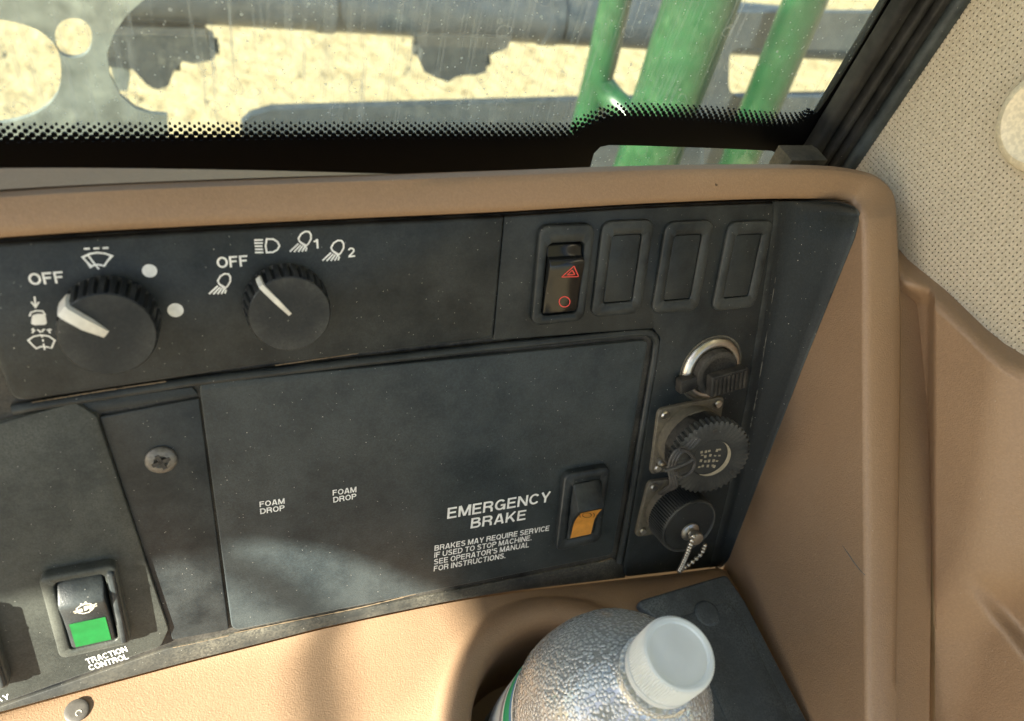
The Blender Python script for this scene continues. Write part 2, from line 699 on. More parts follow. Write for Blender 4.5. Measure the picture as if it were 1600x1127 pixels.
# curved brace low between the two left rails
g = MB()
g.tube(smooth([pw(930, 118, .80), pw(952, 150, .78), pw(985, 182, .74), pw(1012, 215, .70), pw(1022, 245, .68)], 20), .022, 18)
tag(g.build('green_brace', M_dgreen, None, 'world'), 'short bent green brace joining the two left green tubes low down', 'brace', None)

# dark shield with a rounded slot behind the rails
g = MB()
slot = [tuple(p) for p in roundpoly([(1140, 74), (1352, 80), (1330, 152), (1138, 152)], 22, 6)]
solid_plate(g, [(1098, 20), (1480, 20), (1480, 330), (1098, 330)], [slot], 1.02, .012)
tag(g.build('slotted_shield', M_boom, None, 'world', ang=30), 'dark grey shield with a rounded slot behind the green tubes', 'shield')
sx = pw(1300, 330, 1.02)
g = MB()
g.box((sx.x, 1.02 + .03, sx.z / 2), (.12, .035, sx.z))
tag(g.build('shield_post', M_boom, None, 'world'), 'grey post carrying the slotted shield beyond the windscreen', 'post')

# ================================================================== WINDSCREEN
YW = .088


def glassmat():
    m, nt, b = newmat('dirty_glass')
    out = nt.nodes['Material Output']
    nt.nodes.remove(b)
    geo = nt.nodes.new('ShaderNodeNewGeometry')
    co = geo.outputs['Position']
    tr = N(nt, 'ShaderNodeBsdfTransparent')
    tr.inputs[0].default_value = (.90, .96, .93, 1)
    gl = N(nt, 'ShaderNodeBsdfGlossy', Roughness=.03)
    gl.inputs[0].default_value = (.9, .95, 1, 1)
    fr = N(nt, 'ShaderNodeFresnel', IOR=1.45)
    mx = nt.nodes.new('ShaderNodeMixShader')
    nt.links.new(mth(nt, 'MULTIPLY', fr.outputs[0], mth(nt, 'SUBTRACT', 1.0, geo.outputs['Backfacing'])), mx.inputs[0])
    nt.links.new(tr.outputs[0], mx.inputs[1])
    nt.links.new(gl.outputs[0], mx.inputs[2])
    di = N(nt, 'ShaderNodeBsdfDiffuse')
    di.inputs[0].default_value = (.62, .66, .64, 1)
    tl = N(nt, 'ShaderNodeBsdfTranslucent')
    tl.inputs[0].default_value = (.62, .66, .64, 1)
    ds = nt.nodes.new('ShaderNodeAddShader')
    dm = nt.nodes.new('ShaderNodeMixShader')
    dm.inputs[0].default_value = .5
    nt.links.new(di.outputs[0], dm.inputs[1])
    nt.links.new(tl.outputs[0], dm.inputs[2])
    # dust amounts
    n = N(nt, 'ShaderNodeTexNoise', Scale=16.0, Detail=6.0, Roughness=.65)
    nt.links.new(co, n.inputs['Vector'])
    haze = mth(nt, 'ADD', mth(nt, 'MULTIPLY', ramp(nt, n.outputs[0], .3, .8), .13), .02)
    # fine scratches / streaks
    mp = nt.nodes.new('ShaderNodeMapping')
    mp.inputs['Rotation'].default_value = (0, R(-34), 0)
    mp.inputs['Scale'].default_value = (420, 1, 16)
    nt.links.new(co, mp.inputs['Vector'])
    n2 = N(nt, 'ShaderNodeTexNoise', Scale=1.0, Detail=3.0)
    nt.links.new(mp.outputs[0], n2.inputs['Vector'])
    streak = mth(nt, 'MULTIPLY', ramp(nt, n2.outputs[0], .55, .72), .22)
    # drop stains: thin rings
    v = N(nt, 'ShaderNodeTexVoronoi', Scale=75.0)
    wv = N(nt, 'ShaderNodeTexNoise', Scale=90.0, Detail=2.0)
    nt.links.new(co, wv.inputs['Vector'])
    va = nt.nodes.new('ShaderNodeVectorMath')
    va.operation = 'MULTIPLY_ADD'
    va.inputs[1].default_value = (.008, .008, .008)
    nt.links.new(wv.outputs['Color'], va.inputs[0])
    nt.links.new(co, va.inputs[2])
    nt.links.new(va.outputs[0], v.inputs['Vector'])
    rad = mth(nt, 'ABSOLUTE', mth(nt, 'SUBTRACT', v.outputs['Distance'], .22))
    ring = mth(nt, 'LESS_THAN', rad, .028)
    sc = nt.nodes.new('ShaderNodeSeparateColor')
    nt.links.new(v.outputs['Color'], sc.inputs[0])
    ring = mth(nt, 'MULTIPLY', mth(nt, 'MULTIPLY', ring, mth(nt, 'GREATER_THAN', sc.outputs[1], .8)), .18)
    sp = mth(nt, 'MULTIPLY', specks(nt, co, 330, .13, .5), .5)
    sp2 = mth(nt, 'MULTIPLY', specks(nt, co, 120, .09, .7), .5)
    tot = mth(nt, 'ADD', mth(nt, 'ADD', haze, streak), mth(nt, 'MAXIMUM', ring, mth(nt, 'MAXIMUM', sp, sp2)), True)
    # only the cab-side face carries the dirt
    mx2 = nt.nodes.new('ShaderNodeMixShader')
    nt.links.new(tot, mx2.inputs[0])
    nt.links.new(mx.outputs[0], mx2.inputs[1])
    nt.links.new(dm.outputs[0], mx2.inputs[2])
    nt.links.new(mx2.outputs[0], out.inputs['Surface'])
    return m


M_glass = glassmat()
M_frit = simple('black_frit', (.003, .003, .0035), .3, 0, .2)
rw = wroot('windscreen', Vector((0, YW, Z0 - .02)), 'dusty water spotted windscreen with black dotted lower border', 'windscreen')
g = MB()
gx0, gx1 = -.75, .218
gz0, gz1 = Z0 - .02, Z0 + .62
g.box(((gx0 + gx1) / 2, YW + .0025, (gz0 + gz1) / 2), (gx1 - gx0, .005, gz1 - gz0))
GL_ = g.build('glass', M_glass, rw, 'world')
# printed border: edge line of the solid black
edge_px = [(-420, 230), (-140, 226), (0, 224), (300, 220), (600, 217), (880, 216), (898, 210), (918, 200), (945, 189), (980, 185), (1100, 189), (1180, 196), (1235, 197), (1262, 188), (1285, 165), (1330, 95), (1375, 20), (1400, -25)]
YF = YW - .0012
EP = smooth([PW(x, y, YF) for x, y in edge_px], 420)
EW = [W(p) for p in EP]
# solid band between the edge line and the frame, with the clear notch at lower right
top = EW
lowz = Z0 - .018
g = MB()
notch = [pw(x, y, YF) for x, y in [(922, 262), (928, 240), (938, 230), (952, 227), (1000, 228), (1120, 232), (1205, 236), (1215, 240), (1218, 246), (1216, 268)]]
poly = list(EW) + [Vector((.217, YF, Z0 + .3)), Vector((.217, YF, lowz)), Vector((notch[-1].x, YF, lowz))] + notch[::-1] + [Vector((notch[0].x, YF, lowz)), Vector((EW[0].x, YF, lowz))]
import mathutils
tri = mathutils.geometry.tessellate_polygon([[Vector((p.x, p.z, 0)) for p in poly]])
nn_ = len(poly)
g.add(poly + [p + Vector((0, .0009, 0)) for p in poly], [tuple(t) for t in tri] + [tuple(i + nn_ for i in t) for t in tri] + [(i, (i + 1) % nn_, nn_ + (i + 1) % nn_, nn_ + i) for i in range(nn_)])
g.build('frit_band', M_frit, GL_, 'world', ang=25)
# dots
g = MB()
pitch = .0037
Ltot = sum((EW[i + 1] - EW[i]).length for i in range(len(EW) - 1))
nd = int(Ltot / pitch)
base = resample(EW, nd * 2 + 1)
rows = [(-.0002, .00148), (.0017, .00134), (.0035, .00112), (.0052, .00090), (.0068, .00069), (.0083, .00050)]
for k, (off, rad) in enumerate(rows):
    for i in range(k % 2, nd * 2, 2):
        p = base[i]
        t = (base[min(i + 1, nd * 2)] - base[max(i - 1, 0)]).normalized()
        nrm = Vector((-t.z, 0, t.x))
        if nrm.z < .35 or p.z > Z0 + .11:
            continue
        cc = p + nrm * off
        vs = [cc + Vector((math.cos(q * math.pi / 5) * rad, -.0001 * (k % 3 + 1), math.sin(q * math.pi / 5) * rad)) for q in range(10)]
        g.add(vs + [v + Vector((0, .0008, 0)) for v in vs], [tuple(range(10))] + [(q, (q + 1) % 10, 10 + (q + 1) % 10, 10 + q) for q in range(10)])
tag(g.build('frit_dots', M_frit, GL_, 'world', flat=True), kind='stuff')

# ================================================================== PILLAR
rp = wroot('windscreen_pillar', Vector((.225, YW - .02, Z0 - .02)), 'black rubber sealed pillar along the right windscreen edge', 'pillar')


def strip(name, mat, prof, z0, z1, lean=.0):
    # prof: list of (x, y) cross-section in the horizontal plane
    g = MB()
    r0 = [Vector((x, y, z0)) for x, y in prof]
    r1 = [Vector((x + lean, y, z1)) for x, y in prof]
    g.loft([r0, r1], True, True, True)
    g.build(name, mat, rp, 'world', ang=40)


def prof_round(x0, x1, y0, y1, r):
    return [(p[0], p[1]) for p in rrect(x1 - x0, y1 - y0, r, 4, (x0 + x1) / 2, (y0 + y1) / 2)]


zb, zt = Z0 - .02, Z0 + .6
strip('inner_seal', M_seal, prof_round(.1985, .2075, .076, .0865, .003), zb, zt)
strip('seal_lip', M_seal, prof_round(.2090, .2135, .073, .0865, .0018), zb, zt)
strip('clip_channel', M_seal, prof_round(.2150, .2205, .070, .0868, .0012), zb, zt)
strip('cover_strip', M_cover, prof_round(.2215, .2330, .066, .0864, .003), zb, zt)
strip('post', M_black, [(.2005, .0935), (.235, .0935), (.30, .0935), (.30, .165), (.285, .165)], 0.3, Z0 + .62)
# small grey corner blocks where the pillar meets the console
g = MB()
c1 = pw(1255, 247, .07)
g.box((c1.x, .072, c1.z - .004), (.026, .014, .012))
g.build('corner_block', M_dusty, rp, 'world')

# ================================================================== CONSOLE (tan moulding)
# side wall plane
PB = Vector((0, -.150, 0))
A_ = PX(1342, 332, .012)
B_ = PX(1130, 885, 0)
C_ = ONP(1260, 1127, PB, UP)
WN = (B_ - A_).cross(C_ - A_).normalized()
if WN.x > 0:
    WN = -WN


def WALL(x, y):
    return ONP(x, y, A_, WN)


ridge_px = [(1349, 330), (1353, 345), (1354.5, 400), (1355, 600), (1357, 900), (1359, 1127), (1361, 1320)]
ridge = [WALL(x, y) for x, y in ridge_px]
rdir = (ridge[-1] - ridge[1]).normalized()
QN = Vector((1, 0, 0)).cross(rdir).normalized()
if QN.z < 0:
    QN = -QN

rc = proot('console_moulding', Vector((0, -.15, 0)), 'grained tan plastic console moulding framing the black control panel', 'console')
# rim: inner line (top edge of black panel then the ridge) and outer line (crest then outer side)
top_in_px = [(-420, 404), (-150, 386), (0, 376), (150, 366), (300, 358), (540, 346), (780, 335), (1000, 322), (1190, 314), (1290, 314), (1328, 318)]
top_out_px = [(-420, 327), (-150, 304), (0, 291), (150, 282), (300, 276), (540, 268), (780, 260), (1000, 253), (1180, 251), (1300, 254), (1352, 262)]
NI = 46
inn = smooth([PX(x, y, .006) for x, y in top_in_px], NI)
out = smooth([PX(x, y, .001) for x, y in top_out_px], NI)
cor_in = smooth([PX(1328, 318, .006), PX(1340, 322, .010), ridge[0], ridge[1]], 14)[1:]
O1 = [PX(1352, 262, .001), PX(1374, 270, .002), PX(1393, 286, .004), PX(1404, 308, .006), ONP(1408, 340, ridge[1], QN)]
cor_out = smooth(O1, 14)[1:]
sd_in = resample(ridge[1:], 40)[1:]
sd_out = smooth([ONP(x, y, ridge[1], QN) for x, y in [(1408, 340), (1411, 400), (1414, 470), (1415, 520), (1413, 700), (1410, 900), (1407, 1127), (1405, 1320)]], 40)[1:]
IN = inn + cor_in + sd_in
OUT = out + cor_out + sd_out
nI = len(IN)
rings = []


def rimring(fn):
    rings.append([fn(i, i / (nI - 1)) for i in range(nI)])


KB = NI + 8


def side_w(i):
    return sstep((i - NI + 2) / 14)


def nrm(i):
    return Vector((0, 0, 1)).lerp(QN, side_w(i)).normalized()


def skirt_in(i):
    # behind the inner edge: into the panel at the top
    a = IN[i] + Vector((0, 0, -.012))
    return a


BX = [(OUT[i] - IN[i]).normalized() for i in range(nI)]
BACK = [Vector(FW * .012 + UP * -.016).lerp(-QN * .02 + Vector((.004, 0, 0)), side_w(i)) for i in range(nI)]
R1 = .0035
for i_, (s, d) in enumerate(((0, -.0125), (0, -R1), (.29, -R1 * .29), (1, 0))):
    rings.append([IN[i] + BX[i] * (R1 * s) + nrm(i) * (max(d, lerp(-.0125, -R1 - .0004, side_w(i)))) for i in range(nI)])
for t in (.3, .6, .8):
    rings.append([lerp(IN[i], OUT[i], t) + nrm(i) * (.0012 * math.sin(math.pi * t)) for i in range(nI)])
for (s, k) in ((.004, .0), (.0012, .12), (0, .4), (0, 1.0), (0, 2.2)):
    rings.append([OUT[i] - BX[i] * s + BACK[i] * k for i in range(nI)])
g = MB()
g.loft(rings, False)
g.build('rim', M_tan, rc, 'panel', ang=60)
# top ledge behind the crest at the left
lp = [(-420, 323, 290), (-150, 300, 270), (0, 289, 264), (150, 281, 262), (300, 275, 261), (450, 270, 260), (620, 265.5, 259), (900, 257, 250), (1180, 252, 244)]
cr = smooth([PX(x, y, .0) for x, y, _ in lp], 40)
bk = [p + FW * lerp(.017, .004, min(1, max(0, (p.x + .2) / .15))) - UP * .0055 for p in cr]
b2 = [p + FW * .004 - UP * .040 for p in bk]
g = MB()
g.loft([[p - UP * .002 for p in cr], bk, b2], False)
g.build('top_ledge', M_tan, rc, 'panel', ang=50)

# side wall
bl_edge_px = [(1344, 334), (1334, 372), (1300, 456), (1255, 568), (1210, 684), (1165, 802), (1130, 889)]
foot_px = [(1148, 912), (1180, 972), (1220, 1048), (1260, 1127), (1330, 1270)]
low = resample([WALL(x, y) for x, y in bl_edge_px + foot_px], 60)
hig = [r - QN * .0034 for r in resample(ridge, 60)]
g = MB()
g.loft([[p - WN * .0 - Vector((0, 0, .0)) for p in low]] + [[lerp(low[i], hig[i], t) for i in range(60)] for t in (.25, .5, .75)] + [[hig[i] for i in range(60)]], False)
g.build('side_wall', M_tan, rc, 'panel', ang=50)

# scratch on the side wall and a dirt speck on the rim
g = MB()
sc_ = smooth([WALL(x, y) + WN * .0001 for x, y in [(1316, 852), (1326, 866), (1334, 878), (1345, 892), (1352, 899)]], 24)
g.tube(sc_, lambda t: .00022 * (.4 + math.sin(math.pi * t)), 6)
g.build('scratch', plastic('scratch_blue', (.10, .12, .13), .7, 900, .1, .3), rc, 'panel')
g = MB()
dp = PX(1118, 290, .0045)
g.lathe([(.0013, -.0016), (.0012, .0001), (.0006, .0005)], 10, Matrix.Translation(dp), True, True, lambda i, r, z: r * .3 * math.sin(i * 2.3))
g.build('dirt_speck', plastic('speck_brown', (.07, .045, .03), .8, 900, .1, .3), rc, 'panel')
# stepped outer flange to the right of the rim
SP = ridge[1] - QN * .007
fl = [ONP(x, y, SP, QN) for x, y in [(1396, 432), (1418, 457), (1459, 498), (1456, 800), (1452, 1127), (1450, 1320), (1385, 1320), (1390, 700)]]
g = MB()
ring0 = [p for p in fl]
cen = sum(fl, Vector()) / len(fl)
g.loft([[p - QN * .05 for p in fl], [p - QN * .0015 for p in fl], [lerp(p, cen, .012) for p in fl]], True, True, True)
g.build('outer_flange', M_tan, rc, 'panel', ang=30)

# shelf with cup holder
SZ = PB.dot(UP)                        # shelf height relative to Z0
CX, CY = .018, -.143


def wp(p):                             # panel vec -> (x, y, z) relative world
    return Vector((p.x, p.dot(FW), p.dot(UP)))


bot_px = [(-420, 1238), (-140, 1156), (0, 1115), (180, 1066), (300, 1034), (400, 1009), (495, 985), (600, 962), (700, 942), (800, 926), (930, 910), (1060, 895), (1112, 889), (1130, 887)]
botp = [wp(PX(x, y, -.002)) for x, y in bot_px]
boundary = [Vector((botp[0].x - .002, -.36, SZ - .01)), Vector((botp[0].x - .002, -.16, SZ))] + [v.copy() for v in smooth(botp, 60)] + [wp(p) for p in resample([WALL(x, y) for x, y in foot_px], 10)][0:9] + [Vector((.153, -.36, SZ))]
# polar mesh round the cup holder
NA = 180


def hit(ang):
    d = Vector((math.cos(ang), math.sin(ang)))
    o = Vector((CX, CY))
    best = None
    m = len(boundary)
    for i in range(m):
        p, q = boundary[i], boundary[(i + 1) % m]
        e = Vector((q.x - p.x, q.y - p.y))
        den = d.x * e.y - d.y * e.x
        if abs(den) < 1e-12:
            continue
        w_ = Vector((p.x - o.x, p.y - o.y))
        t = (w_.x * e.y - w_.y * e.x) / den
        s = (w_.x * d.y - w_.y * d.x) / den
        if t > 0 and -1e-6 <= s <= 1 + 1e-6 and (best is None or t < best[0]):
            best = (t, lerp(p.z, q.z, s))
    return best


hits = [hit(2 * math.pi * k / NA) for k in range(NA)]
RO = .0745
rings = []
for (r, z) in ((.040, -.085), (.0495, -.083), (.0515, -.075), (.0525, -.02), (.0528, -.006), (.0538, .0020), (.0552, .0050), (.0580, .0068), (.0630, .0070), (.0672, .0056), (.0702, .0026), (.0722, .0006)):
    rr = []
    for k in range(NA):
        a = 2 * math.pi * k / NA
        lim = hits[k][0] - .0015
        q = min(r, lim)
        rr.append(Vector((CX + q * math.cos(a), CY + q * math.sin(a), SZ + z)))
    rings.append(rr)
for t in (.0, .15, .35, .55, .72, .84, .92, .97, 1.0):
    rr = []
    for k in range(NA):
        a = 2 * math.pi * k / NA
        L, zb_ = hits[k]
        r0 = min(RO, L - .001)
        q = lerp(r0, L, t)
        dd = L - q
        z = SZ - .0005 + (zb_ - SZ) * math.exp(-(dd / .011)) + .0  # fillet up to the black panel
        # gentle swell of the shelf left of the cup rim
        rr.append(Vector((CX + q * math.cos(a), CY + q * math.sin(a), z)))
    rings.append(rr)
g = MB()
g.loft([[p + Vector((0, 0, Z0)) for p in r] for r in rings], True, True, False)
g.build('shelf', M_tan, rc, 'world', ang=50)
# front apron and side faces of the console below the shelf
g = MB()
g.box(((botp[0].x + .155) / 2, -.371, Z0 + SZ - .17), (.155 - botp[0].x, .02, .32))
g.build('front_apron', M_tan, rc, 'world')
g = MB()
g.box(((botp[0].x + .155) / 2, -.15, Z0 + SZ - .335), (.155 - botp[0].x, .40, .02))
g.build('underside', M_tan, rc, 'world')
# closed body behind the panel, the rim and the side wall
g = MB()
XL_ = botp[0].x - .002
bp_ = [(XL_, .070), (.190, .070), (.186, -.30), (XL_, -.30)]
g.loft([[Vector((x, y, -.0135)) for x, y in bp_], [Vector((x, y, -.040)) for x, y in bp_]], True, True, True)
g.build('back_body', M_tan, rc, 'panel')
g = MB()
wl = [p - WN * .006 for p in low]
wh = [p - WN * .006 for p in hig]
g.loft([[p - UP * .02 for p in wl], wh, [p - WN * .004 for p in wh], [p - WN * .004 - UP * .02 for p in wl]], False)
g.build('wall_core', M_tan, rc, 'panel')
# small round plug in the shelf
pp = W(ONP(120, 1110, PB, UP))
g = MB()
g.lathe([(.0052, -.001), (.0052, .0001), (.0048, .0004), (.003, .0005), (.0012, .0005)], 24, Matrix.Translation(pp), True, True)
rq = wroot('shelf_plug', pp, 'small grey round plug set in the sunlit tan shelf', 'plug')
g.build('head', plastic('plug_grey', (.075, .07, .062), .45, 700, .2, .2, .2), rq, 'world')
g = MB()
g.tube([pp + Vector((.0012 * math.cos(q) + .001, .0012 * math.sin(q) - .0015, .0005)) for q in [k * .55 for k in range(9)]], .00022, 6)
g.build('mark', M_printg, rq, 'world')

# ================================================================== CONTROL PANEL (black)
rk = proot('control_panel', Vector((0, -.15, -.012)), 'dusty black plastic control panel with white lettering', 'control panel')


def pp2(lst, h=0.0):
    return [PX(x, y, h).to_2d() for x, y in lst]


top_px = [(-420, 407), (-150, 389), (0, 378), (300, 360), (540, 348), (780, 337), (1000, 324), (1225, 315)]
crease_px = [(1225, 315), (1224, 345), (1204, 480), (1181, 620), (1153, 760), (1122, 884)]
g = MB()
poly = pp2(top_px) + pp2(crease_px[1:]) + pp2(bot_px[::-1][2:])
ring = [Vector((p.x, p.y, 0)) for p in ccw([tuple(q) + () for q in poly])] if False else [Vector((p[0], p[1], 0)) for p in ccw([(q.x, q.y) for q in poly])]
g.loft([[Vector((p.x, p.y, -.012)) for p in ring], [Vector((p.x, p.y, -.0028)) for p in ring]], True, True, True)
g.build('base', M_rubber, rk, 'panel', ang=20)

g = MB()
plate(g, pp2([(-60, 390), (20, 627), (400, 570), (769, 527), (786, 338.5), (540, 349.5), (300, 361.5), (0, 380)]), [.002, .006, .004, .002, .001, .004, .004, .004], -.0027, .0016, .0012)
KF = g.build('knob_fascia', M_black, rk, 'panel', ang=60)
g = MB()
plate(g, pp2([(787.5, 338.5), (1000, 325.5), (1222, 317), (1203, 480), (1180, 620), (1152, 760), (1121, 885), (977, 901), (974, 884), (1032, 528), (1020, 513.5), (1000, 514.5), (770.5, 532)]), [.001, .004, .0005, .004, .004, .004, .0005, .001, .002, .003, .003, .002, .001], -.0027, .0004, .0006)
g.build('switch_fascia', M_black, rk, 'panel', ang=60)
g = MB()
plate(g, pp2([(311, 600), (1013, 532), (957, 867), (363, 986)], -.0002), [.0045, .004, .004, .0035], -.0027, -.0002, .0006)
CP = g.build('cover_plate', M_cover, rk, 'panel', ang=60)
# raised bead framing the cover along its top and right side
g = MB()
path = [PX(x, y, -.0012) for x, y in [(20, 640), (60, 633), (300, 596), (500, 572), (760, 543), (990, 520)]]
path += [PX(x, y, -.0012) for x, y in [(1012, 519), (1021, 524), (1025, 535), (1022, 560)]] + [PX(x, y, -.0012) for x, y in [(1000, 690), (978, 820), (967, 878)]]
g.tube(resample(path, 120), .0021, 12)
g.build('cover_bead', M_black, rk, 'panel', ang=80)
g = MB()
plate(g, pp2([(-400, 779), (0, 663), (118, 629), (151, 651), (264, 984), (252, 1010), (0, 1100), (-400, 1219)], .0006), [.004, .004, .004, .004, .003, .003, .004, .004], -.0027, .0006, .0005)
LD = g.build('lid', M_lid, rk, 'panel', ang=60)
g = MB()
plate(g, pp2([(156, 652), (311, 623), (358, 984), (270, 1000)], -.0010), .0008, -.0027, -.0010, .0004)
g.build('screw_strip', M_black, rk, 'panel', ang=60)
g = MB()
plate(g, pp2([(156, 645), (40, 640), (300, 605), (308, 614), (309, 619)], -.0013), .0006, -.0027, -.0013, .0004)
g.build('filler_strip', M_black, rk, 'panel', ang=60)
g = MB()
plate(g, pp2([(-415, 1228), (-140, 1147), (0, 1105), (262, 1014), (362, 992), (700, 925), (958, 874), (975, 886), (978, 903), (800, 924), (700, 940), (600, 960), (495, 983), (400, 1007), (300, 1032), (180, 1064), (0, 1113), (-140, 1154), (-415, 1235)], -.0014), .001, -.0027, -.0014, .0005)
g.build('lower_border', M_dusty, rk, 'panel', ang=60)
# concave right flank of the panel, rising to the tan side wall
fl_out_px = [(1225, 314.5), (1262, 313.5), (1298, 315), (1322, 318), (1336, 324), (1342, 335), (1340, 348)] + [(1334, 372), (1300, 456), (1255, 568), (1210, 684), (1165, 802), (1138, 872), (1128, 884), (1118, 887)]


def hout(x, y):
    if y < 336:
        return .012 * sstep((x - 1225) / 105)
    return .012 * (1 - sstep((y - 336) / 560)) + .0005


NF = 110
fo = resample([(PX(x, y, hout(x, y)) if y < 336 else WALL(x, y) - Vector((.0004, 0, 0))) for x, y in fl_out_px], NF)
cr_ = resample([PX(x, y, .0006) for x, y in crease_px], 160)
ci = [min(cr_, key=lambda c: abs(c.y - min(cr_[0].y, q.y))) for q in fo]
rings = [[c + Vector((-.0070, 0, -.0012)) for c in ci], [c + Vector((-.0068, 0, .0000)) for c in ci], [c + Vector((-.0030, 0, .0001)) for c in ci]]
for s_ in (0, .05, .11, .18, .28, .5, .78, .92):
    k_ = max(0, s_ - .09) / .91 + .04 * math.exp(-((s_ - .09) / .07) ** 2)
    rings.append([Vector((lerp(ci[i].x, fo[i].x, s_), lerp(ci[i].y, fo[i].y, s_), lerp(ci[i].z, fo[i].z, k_))) for i in range(NF)])
rings.append([lerp(ci[i], fo[i], .96) + Vector((0, 0, .0009)) for i in range(NF)])
rings.append([fo[i] + Vector((0, 0, .0010)) for i in range(NF)])
rings.append([fo[i] + Vector((.0004, 0, -.0006)) for i in range(NF)])
rings.append([fo[i] + Vector((.0004, 0, -.012)) for i in range(NF)])
g = MB()
g.loft(rings, False)
g.build('right_flank', M_black, rk, 'panel', ang=70)
# dirt packed in the seams
M_crud = plastic('dry_mud', (.24, .215, .16), .85, 700, .5, .4, 0)
M_seam = plastic('seam_dirt', (.17, .13, .085), .9, 300, .5, .5, 0)


def seam(lst, h, r):
    g = MB()
    pts = smooth([PX(x, y, h) for x, y in lst], 60)
    rr = random.Random(len(lst))
    g.tube(pts, lambda t: r * (.25 + .5 * rr.random()), 6)
    g.build('seam_dirt', M_seam, rk, 'panel')


seam([(366, 989), (450, 972), (560, 950), (650, 928)], -.0016, .0006)
seam([(50, 629), (160, 611), (260, 596)], .0000, .0005)
seam([(430, 571), (520, 558), (560, 552)], .0002, .0005)
seam([(270, 1012), (300, 1006), (358, 993)], -.0016, .0004)
M_film = plastic('dust_highlight', (.075, .078, .072), .8, 700, .4, .5, .6, (.2, .19, .16), .3)  # pale strip paints dust and highlight together along the flank crease
g = MB()
pts_ = smooth([PX(x, y, .0004) for x, y in [(1223, 352), (1214, 415), (1204, 480), (1181, 620), (1153, 760), (1136, 830)]], 90)
rr_ = random.Random(11)
g.tube(pts_, lambda t: .0006 * (.35 + .65 * rr_.random()) * (.4 + .6 * math.sin(math.pi * min(1, t + .12))), 6)
g.build('dusty_highlight', M_film, rk, 'panel')
seam([(840, 903), (905, 889), (955, 872)], -.0016, .0004)


# ---- printing
def ribbon(mb, pts, w, hf, closed=False):
    pts = [Vector(p).to_2d() if len(p) > 2 else Vector(p) for p in pts]
    n = len(pts)
    L, Rr = [], []
    for i, p in enumerate(pts):
        a = pts[(i - 1) % n] if (closed or i > 0) else p
        b = pts[(i + 1) % n] if (closed or i < n - 1) else p
        t = (b - a)
        t.normalize()
        e1 = (p - a).normalized() if (p - a).length else t
        nn = Vector((-t.y, t.x))
        k = 1 / max(.45, Vector((-e1.y, e1.x)).dot(nn)) if (p - a).length else 1
        L.append(p + nn * w / 2 * k)
        Rr.append(p - nn * w / 2 * k)
    vs = [Vector((q.x, q.y, hf(q))) for q in L] + [Vector((q.x, q.y, hf(q))) for q in Rr]
    m = n if closed else n - 1
    fs = [(i, (i + 1) % n, n + (i + 1) % n, n + i) for i in range(m)]
    mb.add(vs, fs)


def blob(mb, pts, hf):
    vs = [Vector((p.x, p.y, hf(p))) for p in pts]
    mb.add(vs, [tuple(range(len(vs)))])


def arc(cx, cy, rx, ry, a0, a1, n=14):
    return [(cx + rx * math.cos(R(a0 + (a1 - a0) * k / n)), cy + ry * math.sin(R(a0 + (a1 - a0) * k / n))) for k in range(n + 1)]


